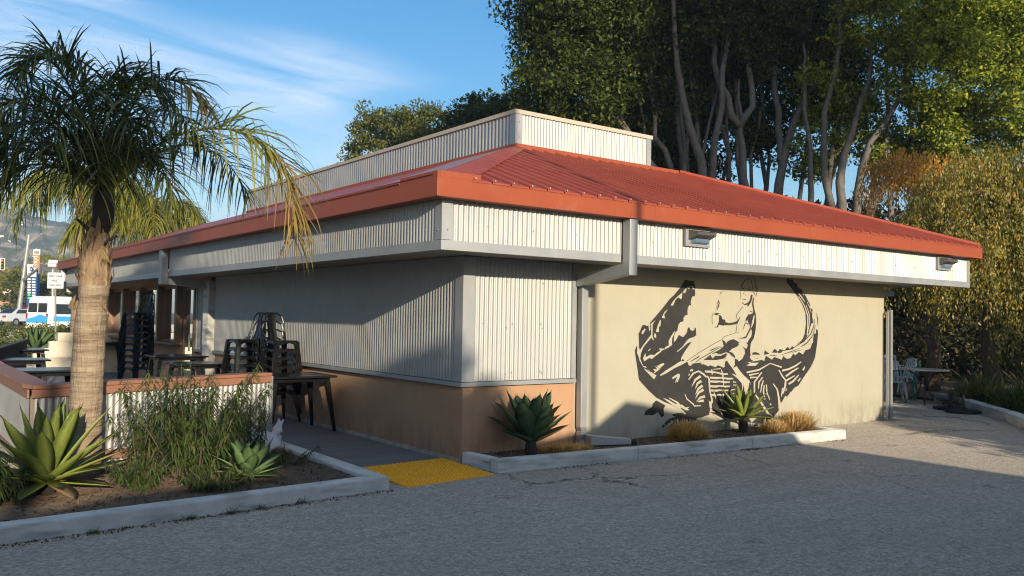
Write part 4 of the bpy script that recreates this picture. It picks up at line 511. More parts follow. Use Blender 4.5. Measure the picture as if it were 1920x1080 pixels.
# mural: paint sheets a few tenths of a millimetre apart on the cream wall
def cdt_fill(mb, P, y):
    pts = [Vector(p) for p in P]; n = len(pts)
    vo, eo, fo, *_ = delaunay_2d_cdt(pts, [(i, (i+1) % n) for i in range(n)], [], 1, 1e-5)
    # even-odd test by centroid
    keep = []
    for f in fo:
        cx = sum(vo[i].x for i in f)/len(f); cz = sum(vo[i].y for i in f)/len(f); ins = False
        for i in range(n):
            ax, az = P[i]; bx, bz = P[(i+1) % n]
            if (az > cz) != (bz > cz) and cx < (bx-ax)*(cz-az)/(bz-az)+ax: ins = not ins
        if ins: keep.append(tuple(f))
    mb.add([(v.x, y, v.y) for v in vo], keep)
mk, mw = MB(), MB()
for i, P in enumerate(MURAL['K']): cdt_fill(mk, P, .0085-i*.00006)
for i, P in enumerate(MURAL['W']): cdt_fill(mw, P, .0042-i*.00006)
mp_ = mk.build('mural', M['mural'], cafe); mp_['label'] = 'charcoal mural of a cup-holding rider on a crocodile with open jaws'
mw.build('mural_highlight', M['cream'], mp_)

def corr(name, p0, t, n, L, z0, z1, pitch=.064, amp=.0105, parent=cafe, mt=M['galv'], phase=0., seg=8):
    """a corrugated sheet: starts at p0, runs L along t, wave along n"""
    k = max(2, int(round(L/pitch*seg))); s_ = np.linspace(0, L, k+1); h = amp*np.sin(2*np.pi*s_/pitch+phase)
    x = p0[0]+t[0]*s_+n[0]*h; y = p0[1]+t[1]*s_+n[1]*h
    V = np.concatenate([np.stack([x, y, np.full(k+1, z0)], 1), np.stack([x, y, np.full(k+1, z1)], 1)])
    i = np.arange(k); F = np.stack([i, i+1, k+2+i, k+1+i], 1)
    me = np_mesh(name, V, F); me.polygons.foreach_set('use_smooth', [True]*k)
    return link(name, me, mt, parent)
def corr_run(p0, t, n, L, z0, z1, width=.86, name='corrugated_sheet', parent=cafe, pitch=.064, amp=.0105, mt=M['galv']):
    k = max(1, round(L/width)); w = L/k
    w_ = round(w/pitch)*pitch
    for i in range(k):
        a = i*w; off = .0015 if i % 2 else 0
        corr(name, (p0[0]+t[0]*a+n[0]*off, p0[1]+t[1]*a+n[1]*off), t, n, w+.012, z0, z1, pitch, amp, parent, mt, phase=2*math.pi*a/pitch)
def screws(name, pts, n, parent=cafe, r=.008):
    b_ = MB()
    for p in pts: b_.ball((p[0]+n[0]*.004, p[1]+n[1]*.004, p[2]), r, 6, 3)
    return props(b_.build(name, M['screw'], parent), kind='stuff')
LN, RN = (-1, 0), (0, -1)
# wall cladding
corr_run((-.03, .10), (0, 1), LN, 8.70, .925, 2.375)
corr_run((.10, -.03), (1, 0), RN, 1.52, .925, 2.375)
corr_run((.0, 9.22), (0, 1), LN, .80, .90, 2.2, .9)
trim = M['galvtrim']
MB().box((-.052, -.052, .925), (.115, -.040, 2.37)).box((-.052, -.040, .925), (-.040, .115, 2.37)).build('corner_trim', trim, cafe)
MB().box((1.60, -.050, .925), (1.675, -.001, 2.37)).build('edge_trim', trim, cafe)
MB().box((-.064, -.064, .870), (1.675, -.001, .918)).build('flashing', trim, cafe); MB().box((-.064, -.001, .870), (-.001, 8.85, .918)).build('flashing', trim, cafe)
MB().box((-.055, 9.20, .855), (0, 10.08, .895)).build('flashing', trim, cafe); MB().box((-.03, 10.02, .90), (0.0, 10.08, 2.22)).build('edge_trim', trim, cafe)
slab('grey_post', (-.16, 8.85, -.02), (.10, 9.18, 2.30), M['concrete'], bevel=.006)
screws('screws', [(.03+.55*i, -.041, z) for i in range(4) for z in (1.0, 1.55, 2.1)]+[(-.041, .03, z) for z in (1.0, 1.55, 2.1)]+[(.24+.43*i, -.040, 1.02) for i in range(4)]+[(.24+.43*i, -.040, 1.6) for i in range(4)], RN)
# hanging band under the eaves
BO, BZ0, BZ1 = .859, 2.353, 3.0
BX1, BY1 = 10.20, 20.2
corr_run((-BO+.0, -BO+.10), (0, 1), LN, 9.80, BZ0+.09, BZ1)
corr_run((-BO, 9.27), (0, 1), LN, BY1-9.3, BZ0+.09, BZ1)
corr_run((-BO+.10, -BO), (1, 0), RN, 2.42, BZ0+.09, BZ1)
corr_run((1.86, -BO), (1, 0), RN, BX1-1.90, BZ0+.09, BZ1)
corr_run((BX1, -BO), (0, 1), (1, 0), BY1, BZ0+.09, BZ1, 2.0)
o_ = BO+.014
MB().box((-o_, -o_, BZ0+.105), (-BO+.12, -BO-.008, BZ1)).box((-o_, -BO-.008, BZ0+.105), (-BO-.008, -BO+.12, BZ1)).build('corner_trim', trim, cafe)
screws('screws', [(-o_+.07, -o_, z) for z in (2.56, 2.86)], RN); screws('screws', [(-o_, -o_+.07, z) for z in (2.56, 2.86)], LN)
screws('screws', [(-.3+.62*i, -BO-.012, 2.63) for i in range(17)], RN, r=.007)
o2 = BO+.022
MB().box((-o2, -o2, BZ0), (1.64, -BO+.05, BZ0+.1)).build('band_trim', trim, cafe)
MB().box((1.79, -o2, BZ0), (5.9, -BO+.05, BZ0+.1)).build('band_trim', trim, cafe); MB().box((5.905, -o2+.002, BZ0), (9.0, -BO+.05, BZ0+.1)).build('band_trim', trim, cafe)
MB().box((9.005, -o2, BZ0), (BX1+.03, -BO+.05, BZ0+.1)).build('band_trim', trim, cafe); MB().box((BX1-.06, -o2+.004, BZ0+.1), (BX1+.028, -BO+.03, BZ1)).build('corner_trim', trim, cafe)
for y0, y1 in ((-BO+.052, 4.2), (4.205, 9.02)): MB().box((-o2, y0, BZ0), (-BO+.05, y1, BZ0+.1)).build('band_trim', trim, cafe)
MB().box((-o2-.004, 9.27, BZ0-.004), (-BO+.05, BY1, BZ0+.1)).build('band_trim', trim, cafe)
MB().box((-BO+.05, -BO+.05, BZ0+.03), (BX1-.02, BY1, BZ0+.045)).build('soffit', M['soffit'], cafe)
# rust-red fascia in lengths, mitred at the corner
FI, FO, FZ0, FZ1 = .80, 1.036, 2.870, 3.062
FX1, FY1 = 10.364, 20.38
def fascia(side, a, b_):
    if side == 'R':
        m0 = -FO if a is None else a; m0i = -FI if a is None else a
        q = [(m0, -FO), (b_, -FO), (b_, -FI), (m0i, -FI)]
    else:
        m0 = -FO if a is None else a; m0i = -FI if a is None else a
        q = [(-FO, m0), (-FI, m0i), (-FI, b_), (-FO, b_)]
    MB().prism(q, FZ0, FZ1).build('fascia_board', M['fascia'], cafe, bevel=.004)
cuts = [None, 2.05, 5.2, 7.95, FX1]
for a, b_ in zip(cuts[:-1], cuts[1:]): fascia('R', a if a is None else a+.003, b_)
cuts = [None, 2.4, 5.6, 8.8, 12.0, 15.2, FY1]
for a, b_ in zip(cuts[:-1], cuts[1:]): fascia('L', a if a is None else a+.003, b_)
MB().box((FX1-.2, -FI, FZ0), (FX1, FY1, FZ1)).build('fascia_board', M['fascia'], cafe)
# roof: standing seam panels between the hips
PX0, PX1, PY0, PY1, PZ = 2.756, 5.844, 2.756, 15.0, 4.423
SL = (PZ-3.075)/(PY0+1.03)
roof = MB()
e = -1.03; zt = lambda d: 3.075+SL*(d+1.03)-.035
rp = [(e, e), (10.36, e), (10.36-3.79, PY0), (PX0, PY0)]
roof.add([(x, y, zt(y)) for x, y in rp], [(0, 1, 2, 3)])
roof.add([(x, y, zt(x)) for x, y in ((e, FY1), (e, e), (PX0, PY0), (PX0, PY1+1.6))], [(0, 1, 2, 3)])
roof.add([(10.36, e, zt(e)), (10.36, FY1, zt(e)), (6.57, PY1+1.6, zt(PY0)), (6.57, PY0, zt(PY0))], [(0, 1, 2, 3)])
roof.add([(PX0, PY0, zt(PY0)), (6.57, PY0, zt(PY0)), (6.57, PY1+1.6, zt(PY0)), (PX0, PY1+1.6, zt(PY0))], [(0, 1, 2, 3)])
roof.add([(10.36, FY1, zt(e)), (e, FY1, zt(e)), (PX0, PY1+1.6, zt(PY0)), (6.57, PY1+1.6, zt(PY0))], [(0, 1, 2, 3)])
roof_o = roof.build('roof', M['roof'], cafe)
w = .245
def ytop(x): return max(e+.02, min(PY0, x-.12, 9.33-x-.03))
x = e+.42
while x < 10.2:
    x1 = min(x+w-.018, 10.3)
    mbp = MB(); ya, yb = ytop(x), ytop(x1)
    P = lambda X, Y, h=0: (X, Y, 3.078+SL*(Y+1.03)+h)
    xm = x+(x1-x)*.5; ym = ytop(xm)
    y0 = e-.015
    mbp.add([P(x, y0), P(x1, y0), P(x1, max(yb, y0+.01)), P(xm, max(ym, y0+.01)), P(x, max(ya, y0+.01))], [(0, 1, 2, 3, 4)])
    mbp.add([P(x, y0, -.02), P(x1, y0, -.02), P(x1, y0), P(x, y0)], [(0, 1, 2, 3)])
    if ya > y0+.05:   # the rib
        a0, a1 = x, x+.045; yy = max(min(ya, ytop(a1)), y0+.02)
        mbp.hexa([P(a0, y0+.004, .001), P(a1, y0+.004, .001), P(a1, yy, .001), P(a0, yy, .001)], [P(a0+.01, y0+.004, .024), P(a1-.01, y0+.004, .024), P(a1-.01, yy, .024), P(a0+.01, yy, .024)])
    mbp.build('roof_panel', M['roof'], roof_o); x += w
# rib closures: little pale foam ends at the eave
cl = MB(); x = e+.42
while x < 4.2: cl.box((x+.014, -1.059, 3.080), (x+.030, -1.053, 3.096)); x += w
props(cl.build('rib_ends', M['galvtrim'], cafe), kind='stuff')
# left slope panels
def xtop(y): return min(PX0, y-.5)
y = e+.75
while y < 19.6:
    y1 = y+.6; P = lambda X, Y, h=0: (X, Y, 3.078+SL*(X+1.03)+h)
    mbp = MB(); a_, b2 = max(xtop(y), e+.02), max(xtop(y1), e+.03)
    mbp.add([P(e-.02, y), P(a_, y), P(b2, y1-.004), P(e-.02, y1-.004)], [(0, 1, 2, 3)])
    mbp.build('roof_panel', M['roof'], roof_o); y = y1
# hip flashing: a smooth wide strip on the left of the hip and a narrow return on the right
hl = MB()
A = lambda X, Y, s, h=.02: (X, Y, 3.078+SL*(s+1.03)+h)
hl.add([A(e+.05, e+.08, e+.05), A(PX0+.02, PY0+.05, PX0+.02), A(PX0+.0, PY0+1.75, PX0), A(e-.015, e+1.25, e-.015), A(e-.015, e+.08, e-.015)], [(0, 1, 2, 3, 4)])
hl.build('hip_flashing', M['flash'], cafe)
hr = MB(); hr.add([A(e+.05, e+.05, e+.05), A(e+.52, e+.08, e+.08), A(PX0+.22, PY0-.02, PY0-.02), A(PX0, PY0, PY0)], [(0, 1, 2, 3)])
hr.build('hip_flashing', M['roof'], cafe)
MB().prism([(e+.03, e-.004), (e+.52, e-.004), (e+.40, e+.03), (e+.03, e+.03)], 3.062, 3.13).prism([(e-.004, e-.004), (e+.028, e-.004), (e+.028, e+.75), (e-.004, e+.75)], 3.062, 3.125).build('hip_end_cap', M['fascia'], cafe)
MB().box((e-.01, e+.76, 3.058), (e+.09, FY1, 3.098)).build('eave_flashing', M['fascia'], cafe)
fh = MB(); fh.tube([(10.32, -1.0, 3.10), (6.6, PY0-.03, PZ+.03)], .05, 6); fh.build('hip_flashing', M['roof'], cafe)
# parapet well on the roof
PT = 5.03
corr_run((PX0, PY0+.10), (0, 1), LN, PY1-PY0-.1, PZ, PT-.04, pitch=.10, amp=.012)
corr_run((PX0+.10, PY0), (1, 0), RN, PX1-PX0-.2, PZ, PT-.04)
MB().box((PX0-.018, PY0-.018, PZ), (PX0+.13, PY0-.008, PT-.02)).box((PX0-.018, PY0-.008, PZ), (PX0-.008, PY0+.13, PT-.02)).build('corner_trim', trim, cafe); MB().box((PX1-.11, PY0-.018, PZ), (PX1, PY0-.008, PT-.02)).build('corner_trim', trim, cafe)
MB().box((PX0+.02, PY0+.02, PZ-.02), (PX1-.02, PY1, PT-.06)).build('parapet_core', M['soffit'], cafe)
MB().box((PX0-.03, PY0-.03, PT-.055), (PX1+.03, PY0+.16, PT+.012)).box((PX0-.03, PY0+.16, PT-.055), (PX0+.16, PY1+.03, PT+.012)).box((PX1-.13, PY0+.16, PT-.055), (PX1+.03, PY1+.03, PT+.012)).build('parapet_coping', M['soffit'], cafe)
MB().box((PX0-.03, PY0-.045, PZ-.04), (6.57, PY0-.022, PZ+.06)).box((PX0-.045, PY0-.02, PZ-.04), (PX0-.022, PY1, PZ+.05)).build('base_flashing', M['fascia'], cafe)
screws('screws', [(PX0+.06, PY0-.02, z) for z in (4.6, 4.85)], RN); screws('screws', [(PX0-.02, PY0+.05, z) for z in (4.6, 4.85)], LN)
# rain leaders: box tube over the band, elbow back to the wall, downspout
def leader_R(x0, x1):
    g = MB(); g.box((x0, -1.01, 2.20), (x1, -.885, FZ0-.002)); a = MB()
    a.hexa([(x0, -.884, 2.20), (x1, -.884, 2.20), (x1, -.884, 2.34), (x0, -.884, 2.34)], [(x0, -.06, 2.08), (x1, -.06, 2.08), (x1, -.06, 2.22), (x0, -.06, 2.22)])
    o = g.build('rain_leader', trim, cafe, bevel=.006); a.build('elbow', trim, o); return o
leader_R(1.655, 1.785)
g = MB().box((1.715, -.115, .30), (1.815, -.02, 2.12))
ds = g.build('downspout', trim, cafe, bevel=.006)
cr_ = MB(); zs = [.30, .26, .21, .16, .10, .06]; ox = [0, .01, -.006, .008, .0, .004]; wd = [.0, -.012, -.004, .010, .0, .004]
for (z0, z1, a0, a1, w0, w1) in zip(zs[:-1], zs[1:], ox[:-1], ox[1:], wd[:-1], wd[1:]):
    q = lambda z, a, w_: [(1.715+a-w_, -.115+a, z), (1.815+a+w_, -.115+a, z), (1.815+a+w_, -.02, z), (1.715+a-w_, -.02, z)]
    cr_.hexa(q(z0, a0, w0), q(z1, a1, w1))
cr_.build('crumpled_end', trim, ds)
sp = thing('drain_pipe', 'bent grey drain pipe lying at the foot of the downspout', 'drain pipe', (1.8, -.15, .09))
MB().hexa([(-.03, -.10, .0), (-.02, .06, .0), (-.02, .06, .13), (-.03, -.10, .13)], [(.50, -.28, .0), (.56, -.15, .0), (.56, -.15, .07), (.50, -.28, .07)]).build('pipe_body', trim, sp, bevel=.01)
MB().hexa([(.505, -.285, .0), (.565, -.15, .0), (.565, -.15, .05), (.505, -.285, .05)], [(.56, -.31, -.005), (.60, -.2, -.005), (.60, -.2, .03), (.57, -.31, .04)]).build('split_mouth', M['dark'], sp)
def leader_L(y0, y1, z=2.20):
    g = MB().box((-1.01, y0, z), (-.885, y1, FZ0-.002)).build('rain_leader', trim, cafe, bevel=.006)
    MB().hexa([(-.884, y0, z), (-.884, y1, z), (-.884, y1, z+.12), (-.884, y0, z+.12)], [(-.06, y0, z-.05), (-.06, y1, z-.05), (-.06, y1, z+.08), (-.06, y0, z+.08)]).build('elbow', trim, g)
leader_L(9.05, 9.25); leader_L(19.9, 20.1)
MB().box((8.98, .35, 2.20), (9.9, .47, 2.31)).build('rain_leader', trim, cafe)
# wall lights on the band
for x in (2.96, 9.27):
    bp = MB().box((x-.22, -BO-.045, 2.62), (x+.24, -BO-.012, 2.835)).build('wall_light', trim, cafe)
    MB().hexa([(x-.17, -BO-.046, 2.70), (x+.2, -BO-.046, 2.70), (x+.2, -BO-.046, 2.83), (x-.17, -BO-.046, 2.83)], [(x-.13, -BO-.17, 2.765), (x+.22, -BO-.17, 2.765), (x+.22, -BO-.17, 2.80), (x-.13, -BO-.17, 2.80)]).build('hood', M['bronze'], bp)
    MB().hexa([(x-.13, -BO-.047, 2.655), (x+.17, -BO-.047, 2.655), (x+.17, -BO-.047, 2.70), (x-.13, -BO-.047, 2.70)], [(x-.10, -BO-.11, 2.675), (x+.15, -BO-.11, 2.675), (x+.15, -BO-.11, 2.72), (x-.10, -BO-.11, 2.72)]).build('lens', M['lens'], bp)
# windows, posts, sill, door on the left
ys = [11.05, 12.55, 14.2, 15.95, 17.65, 18.8]
for y in ys: slab('window_post', (-.16, y, .965), (.05, y+.13, 2.258), M['post'])
for a, b_ in zip(ys[:-1], ys[1:]):
    f = MB().box((-.03, a+.152, 1.0), (.03, a+.20, 2.255)).box((-.03, b_-.05, 1.0), (.03, b_-.002, 2.255)).box((-.03, a+.2, 2.19), (.03, b_-.05, 2.255)).box((-.03, a+.2, 1.0), (.03, b_-.05, 1.05)).build('window', M['cap'], cafe)
    MB().box((-.002, a+.2, 1.05), (.008, b_-.05, 2.19)).build('pane', M['glass'], f)
MB().box((-.27, 11.0, .962), (-.0, 18.9, .998)).build('window_sill', M['cap'], cafe)
dr = MB().box((-.03, 10.17, .0), (.02, 10.27, 2.25)).box((-.03, 10.93, .0), (.02, 11.04, 2.25)).box((-.03, 10.27, 2.14), (.02, 10.93, 2.25)).box((-.03, 10.27, .0), (.02, 10.93, .25)).build('door', M['post'], cafe)
MB().box((-.006, 10.27, .25), (.004, 10.93, 2.14)).build('pane', M['glass'], dr); MB().box((-.09, 10.31, .85), (-.06, 10.34, 1.2)).build('handle', M['chrome'], dr)
# posts at the right end
gp = thing('corner_guard_post', 'twin galvanised posts at the right end of the cream mural wall', 'post', (8.97, -.05, -.03))
MB().box((-.075, -.05, 0), (-.05, -.01, 1.92)).build('thin_rail', trim, gp); MB().box((-.02, -.07, 0), (.05, .0, 1.96)).build('post_tube', M['steel'], gp); MB().box((-.06, -.11, -.0), (.10, .04, .03)).build('base_plate', M['steel'], gp)
# a neighbouring building and pole behind the camera throw the long shade over the lot
nb = thing('neighbour_building', 'low gabled building behind the viewer whose shade covers the asphalt', 'building', (0, 0, 0))
def back(xw, zw, yb): return (xw+SUN_DIR.x/SUN_DIR.y*yb, yb, zw+SUN_DIR.z/SUN_DIR.y*yb)
YB = -11.0
prof = [(-40, -.10), (-4.35, -.10), (-3.6, .02), (-2.2, .05), (-.2, .02), (2.04, .265), (2.62, .59), (2.95, .54), (3.85, .34), (4.62, .21), (4.90, .10)]
top = [back(a, b_, YB) for a, b_ in prof]
gv = MB(); n = len(top)
for yy in (YB, YB-7): gv.v += [(p[0], yy, p[2]) for p in top]+[(p[0], yy, -.05) for p in top]
for i in range(n-1):
    gv.f += [(i, i+1, n+i+1, n+i), (2*n+i+1, 2*n+i, 3*n+i, 3*n+i+1), (i+1, i, 2*n+i, 2*n+i+1)]
gv.f += [(0, n, 3*n, 2*n), (n-1, 3*n-1, 4*n-1, 2*n-1)]
gv.build('wall', M['brown'], nb)
pl = thing('utility_pole', 'slim grey pole behind the viewer whose thin shadow crosses the roof', 'pole', back(2.03, 0, -14)[:2]+(-.03,))
MB().tube([(0, 0, 0), (0, 0, 11)], .045, 10).build('pole_shaft', M['steel'], pl)
# ================================================================== LOW PATIO WALL
A0, A1 = Vector((-4.18, 1.30, 0)), Vector((-1.395, 2.30, 0))
pw = thing('patio_wall', 'low corrugated patio wall with brown timber cap around the black tables', 'wall')
t = (A1-A0).normalized(); nn = Vector((t.y, -t.x, 0))        # outward, toward the camera
def along(s, o, z): p = A0+t*s+nn*o; return (p.x, p.y, z)
L = (A1-A0).length
MB().hexa([along(.02, -.03, .0), along(L-.01, -.03, .0), along(L-.01, -.14, .0), along(.02, -.14, .0)], [along(.02, -.03, .81), along(L-.01, -.03, .81), along(L-.01, -.14, .81), along(.02, -.14, .81)]).build('wall_core', M['soffit'], pw)
k = 3
for i in range(k):
    p = along(L*i/k+.02, -.012+.002*(i % 2), 0); corr('corrugated_sheet', p[:2], (t.x, t.y), (nn.x, nn.y), L/k-.03, .06, .805, .072, .010, pw)
def plank(name, s0, s1, o0, o1, z0, z1, mt=M['cap']):
    MB().hexa([along(s0, o0, z0), along(s1, o0, z0), along(s1, o1, z0), along(s0, o1, z0)], [along(s0, o0, z1), along(s1, o0, z1), along(s1, o1, z1), along(s0, o1, z1)]).build(name, mt, pw, bevel=.006)
plank('cap_board', -.02, 1.30, .035, -.20, .885, .925); plank('cap_board', 1.305, L, .035, -.20, .885, .924)
plank('fascia_board', -.03, 1.30, .03, .004, .800, .882); plank('fascia_board', 1.305, L, .03, .004, .800, .882); plank('base_board', -.02, L-.2, .02, .004, .10, .20)
plank('end_board', L-.012, L+.03, .02, -.17, .06, .88, M['galvtrim'])
B0, B1 = Vector((-4.20, 1.30, 0)), Vector((-4.16, 8.0, 0))
corr_run((-4.215, 1.33), (0, 1), LN, 6.6, .06, .805, .9, parent=pw, amp=.010)
MB().box((-4.19, 1.45, 0), (-4.08, 8.0, .81)).build('wall_core', M['soffit'], pw)
MB().box((-4.245, 1.50, .884), (-4.00, 8.0, .926)).build('cap_board', M['cap'], pw, bevel=.006); MB().box((-4.24, 1.30, .800), (-4.222, 8.0, .882)).build('fascia_board', M['cap'], pw); MB().box((-4.235, 1.35, .10), (-4.222, 8.0, .20)).build('base_board', M['cap'], pw)

# ================================================================== PATIO FURNITURE
def make_table(lx, ly, label, h=.79, group='black metal patio tables'):
    t_ = thing('patio_table', label, 'table', (0, 0, 0), 0, group)
    MB().box((-lx/2, -ly/2, h-.03), (lx/2, ly/2, h)).build('tabletop', M['tabletop'], t_, bevel=.008)
    MB().box((-lx/2+.08, -ly/2+.08, h-.085), (lx/2-.08, ly/2-.08, h-.031)).build('apron', M['black'], t_)
    for sx in (-1, 1):
        for sy in (-1, 1):
            x0, y0, x1, y1 = sx*(lx/2-.11), sy*(ly/2-.11), sx*(lx/2-.02), sy*(ly/2-.02)
            q = lambda x, y, w_, z: [(x-w_, y-w_, z), (x+w_, y-w_, z), (x+w_, y+w_, z), (x-w_, y+w_, z)]
            MB().hexa(q(x1, y1, .017, 0), q(x0, y0, .036, h-.09)).build('leg', M['black'], t_)
    return t_
tb = make_table(1.0, .82, 'black table beside the brown wall at the end of the patio wall')
tb.location = (-.62, 3.45, .015)
tabs = [((-.92, 6.75, .02), 0, 'black table in the middle of the patio, behind the chair stacks'),
        ((-.62, 9.25, .03), 0, 'black table standing in front of the tallest chair stack'),
        ((-3.45, 5.95, .01), 0, 'black table in the patio corner, just behind the timber cap corner'),
        ((-3.42, 9.0, .01), 0, 'black table with a pink ribbon by the left patio wall'),
        ((-2.85, 13.0, .02), 0, 'black table in front of the pale stepped wall'),
        ((-.45, 16.6, .05), 0, 'black table against the brown wall under the far windows')]
for p, rz, lb in tabs: dup(tb, p, rz, lb)
rb = MB().tube([(-3.85, 8.58, .80), (-3.75, 8.56, .805), (-3.64, 8.55, .74), (-3.62, 8.54, .62), (-3.7, 8.53, .55)], .012, 5).build('ribbon', mat('pink ribbon', (.5, .12, .28), .6))
props(rb, 'pink ribbon hanging over the edge of a black patio table', 'ribbon')

def make_chair(label, group):
    c = thing('metal_chair', label, 'chair', (0, 0, 0), 0, group)
    H = .475; blk = M['black']
    MB().prism([(-.175, -.19), (.175, -.19), (.19, -.175), (.185, .17), (.165, .19), (-.165, .19), (-.185, .17), (-.19, -.175)], H-.012, H).build('seat', blk, c, bevel=.006)
    ap = MB()
    for s0, s1 in (((-.18, -.188), (.18, -.188)), ((-.185, -.18), (-.18, .18)), ((.185, -.18), (.18, .18)), ((-.17, .188), (.17, .188))):
        a, b_ = Vector((*s0, 0)), Vector((*s1, 0)); pts_t, pts_b = [], []
        for i in range(9):
            u = i/8; p = a.lerp(b_, u); sag = .125-.085*math.sin(math.pi*u)**.7
            pts_t.append((p.x, p.y, H-.011)); pts_b.append((p.x*1.06, p.y*1.06, H-sag))
        ap.add(pts_t+pts_b, [(i, i+1, 9+i+1, 9+i) for i in range(8)])
    ap.build('seat_apron', blk, c)
    for sx in (-1, 1):
        for sy in (-1, 1):
            q = lambda x, y, w_, z: [(x-w_, y-w_, z), (x+w_, y-w_, z), (x+w_, y+w_, z), (x-w_, y+w_, z)]
            MB().hexa(q(sx*.235, sy*.235, .013, 0), q(sx*.165, sy*.17, .034, H-.012)).build('leg', blk, c)
    loop = [(-.185, .16, H), (-.195, .21, H+.12), (-.20, .25, H+.26), (-.17, .275, H+.37), (-.10, .285, H+.41), (0, .288, H+.415), (.10, .285, H+.41), (.17, .275, H+.37), (.20, .25, H+.26), (.195, .21, H+.12), (.185, .16, H)]
    MB().tube(loop, .0125, 6).build('back_loop', blk, c)
    sl_ = MB()
    pr = [(.052, .185, H+.0), (.056, .225, H+.12), (.066, .262, H+.27), (.078, .287, H+.405)]
    for dz, sgn in ((0, 1), (.006, 1)):
        pass
    vs = []
    for w_, y, z in pr: vs += [(-w_, y, z), (-w_*.35, y+.012, z), (w_*.35, y+.012, z), (w_, y, z)]
    sl_.add(vs, [(i*4+j, i*4+j+1, i*4+j+5, i*4+j+4) for i in range(3) for j in range(3)])
    sl_.build('back_slat', blk, c)
    return c
def chair_stack(x, y, rz, n, base_label, group, proto=None, dz=.128):
    out = []
    for i in range(n):
        od = ('lowest', 'second', 'third', 'fourth', 'fifth', 'sixth', 'seventh', 'eighth', 'ninth')
        nm = ('lowest black metal chair of ' if i == 0 else 'topmost black metal chair of ' if i == n-1 else od[i]+' chair from the bottom of ')+base_label
        loc = (x+.004*math.sin(i*2.1), y+.004*math.cos(i*1.7), .02+dz*i); z = rz+.03*math.sin(i*1.3)
        if proto is None: proto = make_chair(nm, group); proto.location = loc; proto.rotation_euler = (0, 0, z)
        else:
            o = dup(proto, loc, z, nm); o['group'] = group
    return proto
pc = chair_stack(-.40, 4.50, R(8), 7, 'the stack behind the wall-side table', 'chairs in the stack by the wall-side table')
chair_stack(-.76, 5.10, R(-84), 7, 'the sideways stack behind the patio wall cap', 'chairs in the sideways stack', pc)
chair_stack(-.98, 10.9, R(-62), 10, 'the tall stack before the windows', 'chairs in the tall stack by the windows', pc)

# dark slat fence at the back left of the patio
sf = thing('slat_fence', 'dark grey fence of upright boards at the back left of the patio', 'fence')
F0, F1 = Vector((-3.9, 8.1, 0)), Vector((-2.55, 14.3, 0)); tt = (F1-F0).normalized(); fn = Vector((tt.y, -tt.x, 0)); n = 34; Lf = (F1-F0).length
for i in range(n):
    a = F0+tt*(Lf*i/n+.008); b_ = F0+tt*(Lf*(i+1)/n-.008); h = .93
    q = lambda z: [(a.x, a.y, z), (b_.x, b_.y, z), (b_.x-fn.x*.03, b_.y-fn.y*.03, z), (a.x-fn.x*.03, a.y-fn.y*.03, z)]
    MB().hexa(q(0), q(h)).build('board', M['slat'], sf)
a, b_ = F0-tt*.02, F1+tt*.02
q = lambda z: [(a.x+fn.x*.04, a.y+fn.y*.04, z), (b_.x+fn.x*.04, b_.y+fn.y*.04, z), (b_.x-fn.x*.08, b_.y-fn.y*.08, z), (a.x-fn.x*.08, a.y-fn.y*.08, z)]
MB().hexa(q(.932), q(.985)).build('cap_rail', M['slat'], sf)
# stepped pale wall at the far end
sw = thing('stepped_wall', 'pale stucco wall with three steps at the far end of the patio', 'wall')
for x0, x1, z in ((-2.05, -1.69, .665), (-1.688, -1.49, .845), (-1.488, -.02, 1.07)): MB().box((x0, 17.0, -.05), (x1, 17.25, z)).build('wall_block', M['whitewall'], sw)
MB().box((-2.06, 16.6, -.05), (-1.2, 16.995, .42)).build('low_block', M['whitewall'], sw); MB().box((-1.49, 16.98, .845), (-1.2, 16.998, .87)).build('wall_coping', M['whitewall'], sw)

